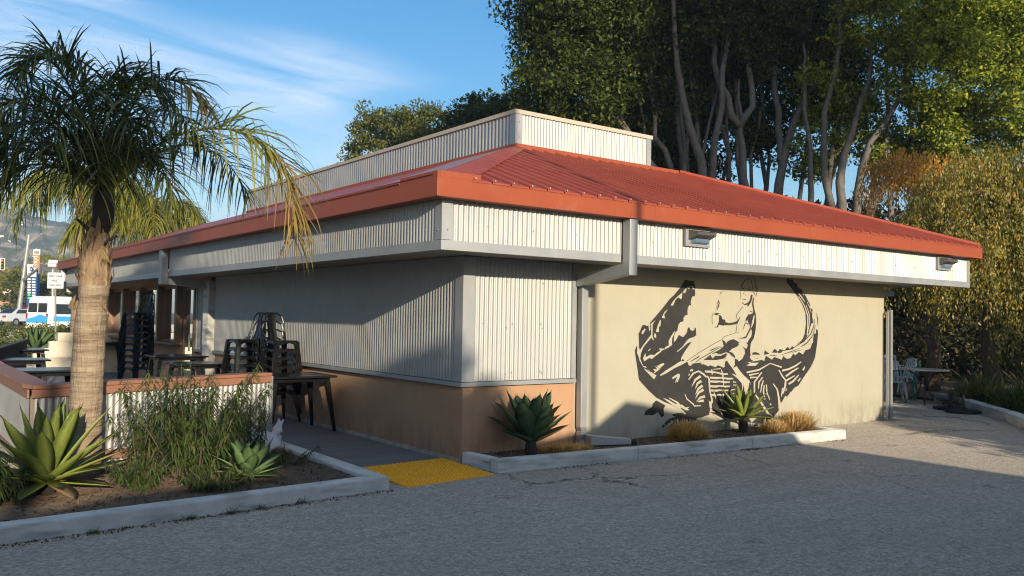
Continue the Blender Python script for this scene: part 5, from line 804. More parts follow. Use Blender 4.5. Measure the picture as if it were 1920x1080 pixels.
# ================================================================== PLANTS
def agave(name, label, loc, n, length, width, mt, tilt=(5, 88), stem=0., lean=(0, 0), seed=1, droop=.35, cup=.22, group=None, cat='agave plant', taper=.9, rise=.0):
    rg = random.Random(seed); a = thing(name, label, cat, loc, 0, group)
    if stem:
        MB().tube([(0, 0, -.02), (0, 0, stem*.5), (0, 0, stem)], [.055, .07, .06], 8).build('stem', M['darkstub'], a)
    for i in range(n):
        u = (i+.5)/n; az = i*2.39996+rg.uniform(-.2, .2); el = R(tilt[1]+(tilt[0]-tilt[1])*u**.85+rg.uniform(-6, 6))
        Lg = length*(.72+.28*math.sin(math.pi*min(1, u*.8+.2)))*rg.uniform(.88, 1.08); W = width*rg.uniform(.85, 1.1)
        hd = Vector((math.cos(az), math.sin(az), 0)); sd = Vector((-hd.y, hd.x, 0))
        p = Vector((0, 0, stem+rise*(1-u)))+hd*.015; ns = 9; rows = []; e_ = el
        dr_ = droop*(u-.35)+rg.uniform(-.12, .12)
        for k in range(ns+1):
            s_ = k/ns
            wd_ = W*(.55+1.15*s_-1.05*s_*s_*0) if s_ < .0 else W*(max(0., (.42+1.9*s_*(1-s_*.42)) * (1-s_**2.6))**taper)/1.05
            dv = hd*math.cos(e_)+Vector((0, 0, math.sin(e_))); up = -hd*math.sin(e_)+Vector((0, 0, math.cos(e_)))
            tw = .25*math.sin(i*1.7)*s_
            sdd = sd*math.cos(tw)+up*math.sin(tw)
            ed = up*(cup*wd_)
            th = .012*(1-s_)+.002
            rows.append([p-sdd*wd_/2+ed, p-up*0, p+sdd*wd_/2+ed, p-up*th*1.6])
            pl_ = p.copy(); p = p+dv*(Lg/ns); e_ -= dr_/ns*1.4
        b_ = MB()
        for rr in rows: b_.v += [tuple(v) for v in rr]
        for k in range(ns):
            for j in range(4): b_.f.append((k*4+j, k*4+(j+1) % 4, k*4+4+(j+1) % 4, k*4+4+j))
        p = pl_; tip = len(b_.v); b_.v.append(tuple(p+(hd*math.cos(e_)+Vector((0, 0, math.sin(e_))))*.02))
        for j in range(4): b_.f.append((ns*4+j, ns*4+(j+1) % 4, tip))
        old = u > .86 and stem and i % 2 == 0
        lf = b_.build('leaf', M['dryleaf'] if old else mt, a, smooth=True)
        if old: lf['label'] = 'withered brown lower leaf'
        MB().tube([tuple(p-(hd*math.cos(e_)+Vector((0, 0, math.sin(e_))))*.03), tuple(p+(hd*math.cos(e_)+Vector((0, 0, math.sin(e_))))*.025)], [.005, .001], 5).build('spine', M['darkstub'], lf)
    return a
agave('agave', 'large sunlit yellow-green agave at the left, in front of the palm trunk', (-4.22, .10, .05), 46, .72, .165, M['agave'], (-14, 87), .14, seed=3, droop=.16, cup=.12)
agave('agave', 'small green rosette agave in shade beside the white sack', (-2.56, -.20, .07), 34, .40, .16, M['agaveblue'], (0, 80), .06, seed=5, droop=-.1, cup=.14)
agave('agave', 'dark broad-leaved agave in front of the brown corner wall', (.70, -.40, .08), 28, .62, .24, M['agavedark'], (20, 86), .16, seed=9, droop=-.1, cup=.16)
agave('agave', 'slender agave on a short trunk in front of the mural', (4.62, -.34, .08), 26, .50, .10, M['agave'], (5, 86), .22, seed=12, droop=.2, cup=.15)
agave('agave', 'large grey-green agave beyond the dark slat fence', (-1.75, 18.9, .25), 28, .85, .20, M['agaveblue'], (0, 75), .25, seed=21, droop=.5, cup=.15)

def straw(name, label, loc, r, h, n, mt=M['straw'], group=None, cat='dried grass', droop=.12):
    th = rng.random(n)*2*np.pi; el = np.arccos(rng.random(n)*.98); k = 4
    dirv = np.stack([np.sin(el)*np.cos(th), np.sin(el)*np.sin(th), np.cos(el)], 1)
    base = np.stack([rng.normal(size=n)*r*.25, rng.normal(size=n)*r*.25, np.zeros(n)], 1)
    Lg = (.75+.4*rng.random(n)); V = []
    side = np.stack([-np.sin(th), np.cos(th), np.zeros(n)], 1)*(.0035+.002*rng.random(n))[:, None]*(r/.25+.4)
    for j in range(k):
        u = j/(k-1); p = base+dirv*np.array([r, r, h])*(u*Lg)[:, None]; p[:, 2] -= droop*h*.5*u*u*(np.sin(el)); p[:, 2] = np.maximum(p[:, 2], .0)
        p += rng.normal(size=(n, 3))*.012*u
        s_ = side*(1-.75*u); V += [p-s_, p+s_]
    V = np.stack(V, 1); F = []
    idx = np.arange(n)[:, None]*(2*k)
    for j in range(k-1): F.append(np.stack([idx[:, 0]+2*j, idx[:, 0]+2*j+1, idx[:, 0]+2*j+3, idx[:, 0]+2*j+2], 1))
    o = link(name, np_mesh(name, V.reshape(-1, 3), np.concatenate(F)), mt); o.location = loc
    return props(o, label, cat, group)
G_ = 'clipped dry grass clumps in the bed below the mural'
straw('dry_grass_clump', 'large rounded clump of clipped dry grass under the crocodile paw', (3.28, -.50, .08), .27, .27, 4200, group=G_)
straw('dry_grass_clump', 'smaller dry grass clump just right of the trunked agave', (5.05, -.58, .08), .21, .19, 3000, group=G_)
straw('dry_grass_clump', 'golden dry grass clump nearest the right end of the bed', (5.62, -.52, .08), .29, .27, 4200, group=G_)
straw('dry_grass_clump', 'low pale dry grass tuft at the foot of the dark agave', (1.12, -.44, .08), .26, .12, 1400, group=G_)
straw('dry_grass_clump', 'thin brown grass tuft beside the bent drain pipe', (1.45, -.38, .08), .18, .10, 700, group=G_)
GF = 'fountain grass clumps behind the right kerb'
for loc, r, h, lb in (((13.35, .35, .05), .75, .62, 'green fountain grass clump just right of the garden table'), ((12.25, -1.15, .05), .80, .72, 'broad green fountain grass clump behind the middle of the kerb'),
                      ((11.35, -1.95, .05), .6, .6, 'green fountain grass clump at the far right edge of the picture'), ((13.6, -1.1, .05), .9, .95, 'tall fountain grass clump behind the others at the right')):
    fg = thing('fountain_grass', lb, 'ornamental grass', loc, 0, GF)
    o = straw('blades', None, (0, 0, 0), r, h*1.15, 1500, M['fgrass'], None, None, .75); o.parent = fg
    for i in range(5):
        a = random.uniform(0, 6.28); q = [(math.cos(a)*r*.75*u, math.sin(a)*r*.75*u, h*(1.55*u-.45*u*u)) for u in (0, .35, .7, .85, 1.0)]
        MB().tube(q[2:], [.006, .018, .004], 5).tube(q[:3], .003, 3).build('plume', M['plume'], fg)

def narrow_shrub(label, loc, stems, h, spread, per=42, leaf=.105, seed=1, mt=M['shrub'], group='narrow-leaved shrubs in the left bed'):
    rg = np.random.default_rng(seed); s_ = thing('leafy_shrub', label, 'shrub', loc, 0, group); st = MB(); L_ = []
    for i in range(stems):
        a = rg.random()*6.283; b0 = np.array([math.cos(a), math.sin(a), 0])*rg.random()*spread*.35; ln = spread*rg.random()*.75
        hh = h*(.55+.5*rg.random()); top = b0+np.array([math.cos(a)*ln, math.sin(a)*ln, hh]); mid = (b0+top)/2+np.array([0, 0, hh*.1])
        pts = [b0*(1-u)**2+2*mid*u*(1-u)+top*u*u for u in np.linspace(0, 1, 6)]
        st.tube(pts, [.006, .0055, .005, .004, .003, .002], 4)
        n = int(per*(.6+.5*hh/h)); u = .12+.88*rg.random(n)**.8
        P = (b0[None]*((1-u)**2)[:, None]+2*mid[None]*(u*(1-u))[:, None]+top[None]*(u*u)[:, None])
        az = rg.random(n)*6.283; el = rg.uniform(-.3, .9, n); lg = leaf*(.6+.6*rg.random(n))*(1.1-.35*u)
        d0 = np.stack([np.cos(az)*np.cos(el), np.sin(az)*np.cos(el), np.sin(el)], 1); sd = np.stack([-np.sin(az), np.cos(az), 0*az], 1)
        w0 = lg*.075
        V = []
        for k, (q_, w_) in enumerate(((0, .4), (.33, 1.), (.68, .8), (1., .08))):
            p = P+d0*(lg*q_)[:, None]; p[:, 2] -= lg*.75*q_*q_; V += [p-sd*(w0*w_)[:, None], p+sd*(w0*w_)[:, None]]
        V = np.stack(V, 1).reshape(-1, 3); idx = np.arange(n)*8
        L_.append((V, np.concatenate([np.stack([idx+2*k, idx+2*k+1, idx+2*k+3, idx+2*k+2], 1) for k in range(3)])))
    st.build('stems', M['bark'], s_); V, F = cat_vf(L_); props(link('foliage', np_mesh('foliage', V, F), mt, s_), kind='stuff')
    return s_
narrow_shrub('bushy dark-green narrow-leaved shrub in front of the corrugated patio wall', (-2.95, .20, .07), 60, 1.08, .72, 80, .125, 4)
narrow_shrub('sunlit pale narrow-leaved shrub left of the bushy dark one', (-3.32, .62, .07), 22, .95, .48, 62, .115, 5)
narrow_shrub('sparse narrow-leaved sprigs beside the end of the patio wall', (-2.12, .95, .07), 16, .82, .36, 60, .11, 6)
narrow_shrub('narrow-leaved shrub cut by the left edge of the picture', (-4.66, -.12, .07), 26, .42, .34, 80, .12, 8)
narrow_shrub('low green sprouts between the large agave and the bushy shrub', (-3.55, -.05, .07), 26, .28, .40, 40, .10, 14)
narrow_shrub('low ragged sprouts near the far end of the left bed', (-1.95, .45, .07), 20, .20, .40, 34, .08, 16)
narrow_shrub('low sprouts at the foot of the small rosette agave', (-2.95, -.42, .07), 24, .22, .45, 36, .09, 15)
# leaf litter and twigs on the soil
n = 1500; P = np.stack([rng.uniform(-6.2, -1.62, n), rng.uniform(-1.1, 1.6, n), np.full(n, .082)], 1); P = P[P[:, 1] > -.70+(P[:, 0]+1.5)*.085]; P = P[P[:, 1] < 1.25+(P[:, 0]+4.2)*.36]
V, F = leaves(P, .045, 2.5, .4); props(link('leaf_litter', np_mesh('leaf_litter', V, F), M['litter']), kind='stuff')
P = np.stack([rng.uniform(.15, 5.9, 700), rng.uniform(-.62, -.05, 700), np.full(700, .09)], 1); V, F = leaves(P, .05, 2.5, .35); props(link('leaf_litter', np_mesh('leaf_litter', V, F), M['litter']), kind='stuff')
n = 900; u = rng.random(n); P = np.stack([-9.4+8*u, -1.575+.0877*8*u-.02-.10*rng.random(n)**2, np.full(n, -.014)], 1); n2_ = 260; P2 = np.stack([.0+6*np.clip(np.repeat(rng.random(20), 13)+rng.normal(size=n2_)*.02, 0, 1), np.zeros(n2_), np.full(n2_, -.014)], 1); P2[:, 1] = -.715-.064*P2[:, 0]-.02-.12*rng.random(n2_)**2
V, F = leaves(np.concatenate([P, P2]), .03, 2.5, .45); props(link('kerb_grit', np_mesh('kerb_grit', V, F), M['litter']), kind='stuff')
for (x, y), wl_ in zip(((-3.35, -1.06), (-2.75, -1.0), (-2.35, -.965), (-3.0, -1.03), (-4.1, -1.12)), ('below the middle of the bushy shrub', 'right of the bushy shrub', 'nearest the small rosette agave', 'left of the bushy shrub', 'nearest the left edge')):
    o = straw('weed_tuft', 'small weed at the foot of the left kerb, '+wl_, (x, y, -.015), .10, .06, 40, M['fgrass'], 'weeds along the left kerb', 'weed')
# white sack
sk = thing('white_sack', 'tied white plastic sack lying behind the small rosette agave', 'sack', (-2.02, 1.32, .07))
bb = MB(); nu, nv = 26, 16
for j in range(nv+1):
    th = math.pi*j/nv
    for i in range(nu):
        ph = 2*math.pi*i/nu; rr = 1+.10*math.sin(5*ph+3*th)+.08*math.sin(9*ph-4*th+1)+.06*math.sin(3*ph+7*th)
        bb.v.append((.36*rr*math.sin(th)*math.cos(ph), .22*rr*math.sin(th)*math.sin(ph), .12+.13*rr*math.cos(th)+.05*math.sin(ph*2+1)*math.sin(th)))
for j in range(nv):
    for i in range(nu): bb.f.append((j*nu+i, (j+1)*nu+i, (j+1)*nu+(i+1) % nu, j*nu+(i+1) % nu))
bb.build('sack_body', M['bag'], sk, smooth=True)
nk = MB(); rings = [(.16, .14, .10), (.23, .17, .055), (.27, .195, .028), (.30, .215, .05), (.33, .245, .08), (.34, .265, .095)]
for k, (x, z, r_) in enumerate(rings):
    for i in range(18):
        a = 2*math.pi*i/18; rr = (r_*(1.35 if k > 3 else 1))*(1+.28*math.sin(i*2.1+k*.3)*(1 if k > 2 else .5)); nk.v.append((x+rr*.35*math.sin(a), rr*math.cos(a), z+rr*.9*math.sin(a)))
for k in range(len(rings)-1):
    for i in range(18): nk.f.append((k*18+i, k*18+(i+1) % 18, (k+1)*18+(i+1) % 18, (k+1)*18+i))
nk.build('sack_neck', M['bag'], sk, smooth=True); MB().tube([(.27+.03*math.sin(a)*.3, .032*math.cos(a), .195+.03*math.sin(a)) for a in np.linspace(0, 6.28, 12)], .006, 4).build('tie', M['dark'], sk)
# ================================================================== TREES
def tree(name, label, loc, limbs, blobs, nclump, per, crad, size, lm, bm, trunk_n=1, group=None, cat='tree', **kw):
    t_ = thing(name, label, cat, loc, 0, group)
    for i, (pts, rad) in enumerate(limbs):
        MB().tube(pts, rad, 10).build('trunk' if i < trunk_n else 'limb', bm, t_, smooth=True)
    V, F = clump_crown(blobs, nclump, per, crad, size, **kw)
    props(link('crown', np_mesh('crown', V, F), lm, t_), kind='stuff'); return t_
def limb(base, pts, r0, r1, n=9, wob=.12, seed=0):
    rg = np.random.default_rng(seed); P = np.array([base]+list(pts), float); u = np.linspace(0, len(P)-1, n)
    # smooth Catmull-like interpolation
    out = []
    for x in u:
        i = min(int(x), len(P)-2); f = x-i; p0, p1, p2, p3 = P[max(i-1, 0)], P[i], P[i+1], P[min(i+2, len(P)-1)]
        out.append(.5*((2*p1)+(-p0+p2)*f+(2*p0-5*p1+4*p2-p3)*f*f+(-p0+3*p1-3*p2+p3)*f**3))
    out = np.array(out); out[1:-1] += rg.normal(size=(n-2, 3))*wob*.35
    return ([tuple(p) for p in out], list(np.linspace(r0, r1, n)))
def VL(a, b_, c): return LOC((0, 0, 0), a, b_, c)      # right, away, up from a tree's foot
# the three big ficus behind the roof; feet on the ground behind the cafe
def ficus(label, loc, specs, blobs, n, seed, per=115, crad=.58, size=.14, lm=None):
    limbs_ = []
    rg = np.random.default_rng(seed+500); extra = []
    for q in range(7):      # slender extra stems that run up into the crown
        a0 = rg.uniform(-1.6, 2.6); b0 = rg.uniform(.3, 1.4); ln = rg.uniform(-1.3, 1.3)
        extra.append(((a0, b0, 0), [(a0+.1*ln, b0, 3), (a0+.25*ln, b0+.1, 5.2), (a0+.5*ln+rg.uniform(-.2, .2), b0, 7.2), (a0+.8*ln, b0, 9.2), (a0+ln, b0, 11.5)], rg.uniform(.10, .17), .03))
    specs = list(specs)+extra
    specs = [(b0, list(p)+[(p[-1][0]+.35*(p[-1][0]-p[-2][0]), p[-1][1], p[-1][2]+1.4)], r0, .03) for b0, p, r0, r1 in specs]
    for i, (b0, pts, r0, r1) in enumerate(specs): limbs_.append(limb(VL(*b0), [VL(*p) for p in pts], r0*.78, r1, 13, .2, seed+i))
    return tree('ficus_tree', label, loc, limbs_, [(VL(*c), rr) for c, rr in blobs], n, per, crad, size, lm or M['ficus'], M['ficusbark'], trunk_n=len(specs), group='big ficus trees behind the roof', inner=.22, low=-.75)
fa = ficus('leftmost big ficus with trunk leaning to the left behind the roof', (13.6, 10.9, -.05),
    [((1.3, 0, 0), [(1.5, 0, 3), (1.5, .1, 5), (.9, .1, 6.2), (-.1, .2, 7.5), (-1.0, .2, 8.8), (-1.6, .2, 10.4)], .32, .11), ((2.2, .3, 0), [(2.35, .2, 3), (2.3, 0, 5.5), (1.65, -.1, 7.8), (1.3, -.2, 9.6), (1.0, -.3, 12)], .28, .10),
     ((1.5, .1, 4.8), [(1.1, .4, 6.6), (.6, .5, 8.2), (.5, .6, 11)], .15, .06), ((.9, .1, 6.2), [(.1, 0, 6.7), (-1.0, -.2, 7.4)], .12, .05), ((2.7, .4, 0), [(2.65, .3, 4), (2.6, .2, 7.2), (2.75, .1, 9.6), (2.9, 0, 12)], .22, .09)],
    [((-2.1, .2, 8.8), (1.5, 1.8, 1.6)), ((-1.4, .9, 10.8), (2.0, 2.2, 1.7)), ((-1.7, .3, 12.3), (2.2, 2.4, 1.7)), ((.3, 1.3, 10.2), (2.0, 1.4, 1.9)), ((-2.3, 1.4, 6.9), (1.1, 1.2, .85)), ((-.6, 2.2, 7.7), (2.0, 1.1, 1.5)), ((1.5, 1.4, 12.4), (2.4, 2.2, 1.7)), ((1.3, 1.9, 8.8), (1.6, 1.0, 1.6)), ((1.0, 2.2, 6.5), (1.0, .8, .8))], 1350, 10)
fb = ficus('middle ficus with pale forked trunks rising above the roof ridge', (17.2, 8.9, -.05),
    [((0, 0, 0), [(-.3, -.1, 3), (-.45, -.2, 5.2), (-.7, -.2, 7.2), (-.8, -.3, 8.0)], .30, .19), ((-.8, -.3, 7.9), [(-1.5, -.3, 9.3), (-1.7, -.3, 11), (-1.5, -.2, 13)], .16, .08), ((-.8, -.3, 7.9), [(-.45, -.35, 9.1), (-.5, -.3, 11), (-.3, -.3, 13.2)], .15, .08),
     ((.5, .2, 0), [(.45, .1, 3), (.5, .1, 5.2), (.75, .1, 7.2), (1.35, .1, 9.0), (1.7, .1, 12.5)], .29, .12), ((.62, .1, 6.9), [(.55, .2, 8.5), (.5, .3, 10.5), (.7, .2, 12.5)], .16, .08),
     ((-1.1, .3, 0), [(-1.35, .3, 3), (-1.5, .3, 5.4), (-1.9, .4, 7.2), (-2.2, .5, 9.4)], .23, .09), ((-1.9, .4, 0), [(-2.3, .4, 4), (-2.5, .4, 5.5), (-2.45, .4, 7.3), (-2.9, .4, 9.8)], .24, .09), ((1.35, .1, 9.0), [(2.0, .2, 10), (2.5, .2, 11.6)], .11, .05)],
    [((-1.2, .9, 11.2), (2.2, 1.8, 1.9)), ((.8, .8, 12.0), (2.4, 2.0, 1.9)), ((-.3, .8, 13.6), (3.0, 2.4, 1.5)), ((-2.2, 1.6, 9.2), (1.3, 1.2, 1.5)), ((2.2, 1.5, 10.2), (1.6, 1.4, 1.8)), ((-.2, 2.4, 9.6), (2.2, .9, 1.2)), ((-1.9, 1.7, 6.6), (.9, .9, .9)), ((.3, 1.8, 8.2), (1.2, .8, 1.0))], 1100, 40)
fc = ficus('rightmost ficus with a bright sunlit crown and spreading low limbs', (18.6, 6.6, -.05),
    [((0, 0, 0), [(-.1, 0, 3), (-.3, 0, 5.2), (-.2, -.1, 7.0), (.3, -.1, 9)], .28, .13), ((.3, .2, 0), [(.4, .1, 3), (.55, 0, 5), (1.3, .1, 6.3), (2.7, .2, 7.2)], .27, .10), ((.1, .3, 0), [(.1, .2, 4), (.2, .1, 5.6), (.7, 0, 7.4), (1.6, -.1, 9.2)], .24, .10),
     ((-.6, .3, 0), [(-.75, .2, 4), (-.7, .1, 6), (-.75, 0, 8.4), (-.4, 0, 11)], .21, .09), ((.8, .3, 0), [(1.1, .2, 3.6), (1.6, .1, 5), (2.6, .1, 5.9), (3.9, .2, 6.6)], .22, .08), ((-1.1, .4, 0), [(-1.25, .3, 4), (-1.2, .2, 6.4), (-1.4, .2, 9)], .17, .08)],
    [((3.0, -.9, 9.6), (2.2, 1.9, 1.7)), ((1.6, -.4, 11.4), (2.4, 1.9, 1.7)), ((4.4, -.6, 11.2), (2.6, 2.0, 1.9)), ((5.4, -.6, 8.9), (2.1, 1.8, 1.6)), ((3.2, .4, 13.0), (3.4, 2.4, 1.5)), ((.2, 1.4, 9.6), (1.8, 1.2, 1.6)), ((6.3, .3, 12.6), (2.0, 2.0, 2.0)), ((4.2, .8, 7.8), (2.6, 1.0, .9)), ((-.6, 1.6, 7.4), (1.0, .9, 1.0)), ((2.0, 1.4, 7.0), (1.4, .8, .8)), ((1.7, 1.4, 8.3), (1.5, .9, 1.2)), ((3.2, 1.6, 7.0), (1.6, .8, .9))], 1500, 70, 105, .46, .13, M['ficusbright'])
tree('bushy_tree', 'olive-green sunlit tree rising behind the long parapet', (14.6, 28.6, -.05), [limb((0, 0, 0), [(0, 0, 3), (.2, .1, 6), (.1, 0, 9.5)], .3, .1)],
     [(VL(-.2, 0, 9.8), (1.8, 1.6, 1.7)), (VL(1.5, .2, 10.4), (1.7, 1.5, 1.4)), (VL(-1.6, .2, 8.2), (1.3, 1.2, 1.1)), (VL(-2.9, 0, 7.4), (1.1, 1.0, .9)), (VL(2.6, .6, 8.0), (2.0, 1.4, 1.6)), (VL(0, 0, 7.3), (2.6, 1.6, 1.4))], 560, 90, .48, .17, M['ficusl'], M['bark'], inner=.2)
tree('bushy_tree', 'dark tree crown between the olive tree and the big ficus', (15.6, 23.0, -.05), [limb((0, 0, 0), [(0, 0, 3), (.2, .1, 6), (.1, 0, 8.5)], .3, .1)],
     [(VL(-.3, 0, 9.6), (1.3, 1.3, 1.1)), (VL(1.0, -.2, 10.1), (1.2, 1.2, 1.1)), (VL(-1.2, .2, 8.6), (1.2, 1.2, 1.1)), (VL(.8, 0, 8.4), (2.2, 1.4, 1.2)), (VL(2.4, 0, 10.2), (1.3, 1.2, 1.3)), (VL(.6, .3, 10.6), (1.4, 1.2, .9)), (VL(3.2, 0, 8.6), (1.4, 1.2, 1.3))], 640, 90, .5, .16, M['ficus'], M['bark'], inner=.2)
# weeping golden tree at the right
def weeping(label, loc, heads, n, lm, seed, size=.10, group=None, lo=.6, per=26):
    rg = np.random.default_rng(seed); t_ = thing('weeping_tree', label, 'tree', loc, 0, group)
    MB().tube(*limb((0, 0, 0), [(.1, .1, 1.5), (0, 0, 3.2), (.2, .1, 5)], .2, .06, 9, .1, seed)).build('trunk', M['bark'], t_, smooth=True)
    L_ = []; tw = MB()
    for hi, (c, rr, w_) in enumerate(heads):
        k = int(n*w_); d_ = rg.normal(size=(k, 3)); d_ /= np.linalg.norm(d_, axis=1)[:, None]; d_[:, 2] = np.abs(d_[:, 2])*.9
        st = np.array(VL(*c))+d_*np.array(rr)*(.55+.5*rg.random(k))[:, None]
        ln = .5+1.5*rg.random(k)**1.3
        u = rg.random((k, per)); P = st[:, None]+np.concatenate([d_[:, None, :2]*(.35*u)[..., None], (-u*ln[:, None])[..., None]], 2)+rg.normal(size=(k, per, 3))*np.array([.07, .07, .04])
        P = P.reshape(-1, 3); P = P[P[:, 2] > lo*rg.random(len(P))]
        dd = np.tile(np.array([[0, 0, -1.]]), (len(P), 1)); L_.append(leaves(P, size, .1, .38, .45, dirs=dd))
        for j in range(0, k, 9):
            s_ = st[j]; e_ = s_+np.array([d_[j, 0]*.35, d_[j, 1]*.35, -ln[j]]); tw.tube([np.array(VL(*c))*.6+s_*.4, s_, (s_+e_)/2+np.array([0, 0, .05]), e_], [.012, .008, .005, .003], 4)
    V, F = cat_vf(L_); props(link('crown', np_mesh('crown', V, F), lm, t_), kind='stuff'); props(tw.build('twigs', M['bark'], t_), kind='stuff'); return t_
weeping('large weeping tree with golden-olive leaves at the right edge', (14.3, .6, 0), [((0, 0, 4.4), (1.9, 1.6, 1.4), .28), ((1.6, -.3, 4.9), (1.7, 1.5, 1.3), .25), ((-1.0, .2, 3.4), (1.4, 1.4, 1.1), .16), ((2.8, -.6, 3.6), (1.6, 1.5, 1.4), .18), ((.4, 0, 3.2), (2.2, 1.5, 1.0), .25), ((1.2, -.9, 2.4), (1.8, 1.1, .8), .12)], 1700, M['golden'], 3, .078, per=46)
weeping('small orange-leaved weeping tree beside the ficus limbs', (15.9, 2.7, 0), [((-.7, 0, 5.6), (1.1, .9, .65), .45), ((.6, -.1, 5.3), (1.2, .9, .8), .55)], 560, M['orange'], 8, .09, per=20, lo=3.6)
# dull undergrowth behind the fence
def mass(name, label, loc, blobs, n, per, crad, size, lm, cat='shrubs', **kw):
    V, F = clump_crown(blobs, n, per, crad, size, **kw); o = link(name, np_mesh(name, V, F), lm); o.location = loc
    return props(o, label, cat, None, 'stuff')
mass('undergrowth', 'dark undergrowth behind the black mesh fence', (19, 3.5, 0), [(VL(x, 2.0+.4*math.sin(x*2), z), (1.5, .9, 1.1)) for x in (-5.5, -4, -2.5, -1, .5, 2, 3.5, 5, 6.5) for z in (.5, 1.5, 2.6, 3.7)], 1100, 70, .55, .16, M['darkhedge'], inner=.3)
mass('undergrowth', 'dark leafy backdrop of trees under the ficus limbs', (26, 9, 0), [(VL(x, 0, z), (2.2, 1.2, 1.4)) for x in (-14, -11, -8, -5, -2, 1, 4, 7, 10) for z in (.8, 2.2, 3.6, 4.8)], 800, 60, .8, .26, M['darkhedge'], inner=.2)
# trees behind the viewer that throw the soft shade
def caster(label, loc, xw, zw, yb, blobs, n, per=34, crad=.5, size=.3):
    p = back(xw, zw, yb)
    t_ = thing('shade_tree', label, 'tree', (p[0], yb, 0), 0, None)
    MB().tube(*limb((0, 0, 0), [(0, .2, p[2]*.5), (.1, 0, p[2])], .22, .1, 6, .05, 1)).build('trunk', M['bark'], t_)
    V, F = clump_crown([((c[0], c[1], p[2]+c[2]), rr) for c, rr in blobs], n, per, crad, size, inner=.4); props(link('crown', np_mesh('crown', V, F), M['ficus'], t_), kind='stuff')
caster('tree behind the viewer shading the brown lower walls', 0, -.6, .40, -24, [((-.1, 0, .15), (.95, 1, .72)), ((-1.15, 0, .05), (.6, .8, .45)), ((.85, 0, -.3), (.7, .8, .5)), ((1.4, 0, -.85), (.5, .8, .4)), ((-.2, 0, -1.2), (1.7, 1, 1.0))], 190, 40, .4, .26)
caster('tree behind the viewer shading the palm crown', 0, -4.35, 3.9, -26, [((0, 0, -.2), (.85, 1, .95)), ((.5, 0, .7), (.8, .8, .6)), ((-.25, 0, .75), (.7, .8, .6)), ((.9, 0, .1), (.6, .7, .5))], 120, 34, .45, .30)
caster('tall tree behind the viewer shading the ficus trunks', 0, 14.0, 10.3, -42, [((0, 0, 0), (2.7, 1.5, 3.6)), ((-1.3, 0, 2.4), (1.8, 1.5, 2.0)), ((-.2, 0, -1.8), (2.0, 1.4, 1.4)), ((2.4, 0, .6), (1.5, 1.2, 1.5)), ((1.5, 0, 2.0), (1.9, 1.4, 1.7)), ((-1.2, 0, -2.6), (1.8, 1.4, 1.4))], 420, 38, .7, .45)
hb = []
for i, (xw, zw) in enumerate(((7.9, -.75), (8.9, .05), (9.8, .05), (10.9, .45), (12.2, 1.6), (13.8, 2.0), (15.5, 2.0), (17.5, 1.9), (20, 1.8))):
    p = back(xw, zw, -9.0); hb.append(((p[0]+.25, -9.0, p[2]-.55), (.85, .7, .6))); hb.append(((p[0]+.35, -9.0, p[2]*.45), (.9, .6, .8))); hb.append(((p[0]+.1, -9.0, p[2]*.72-.2), (.9, .6, .6)))
V, F = clump_crown(hb, 900, 50, .33, .15, inner=.4); o = link('clipped_hedge', np_mesh('clipped_hedge', V, F), M['hedge']); props(o, 'long hedge to the right of the viewer shading the drive', 'hedge', None, 'stuff')

# unseen trees added on the left to darken light and reflections on the metal wall
for i, (x, y, h) in enumerate(((-21, 2, 7.5), (-23, 11, 8.5), (-20, 20, 7), (-22, 31, 8.5))):
    tree('added_tree', ('nearest added tree out of view on the left, darkening the metal wall', 'second added tree out of view on the left, darkening the metal wall', 'third added tree out of view on the left, darkening the metal wall', 'farthest added tree out of view on the left, darkening the metal wall')[i], (x, y, -.05), [limb((0, 0, 0), [(0, .1, 2), (.1, 0, h*.6)], .22, .1, 7)], [((0, 0, h*.62), (3.2, 4.2, h*.36)), ((.5, 2.4, h*.45), (2.4, 2.8, h*.30)), ((-.3, -2.2, h*.42), (2.4, 2.8, h*.3))], 150, 36, .8, .5, M['ficus'], M['bark'], group='unseen trees added on the left')
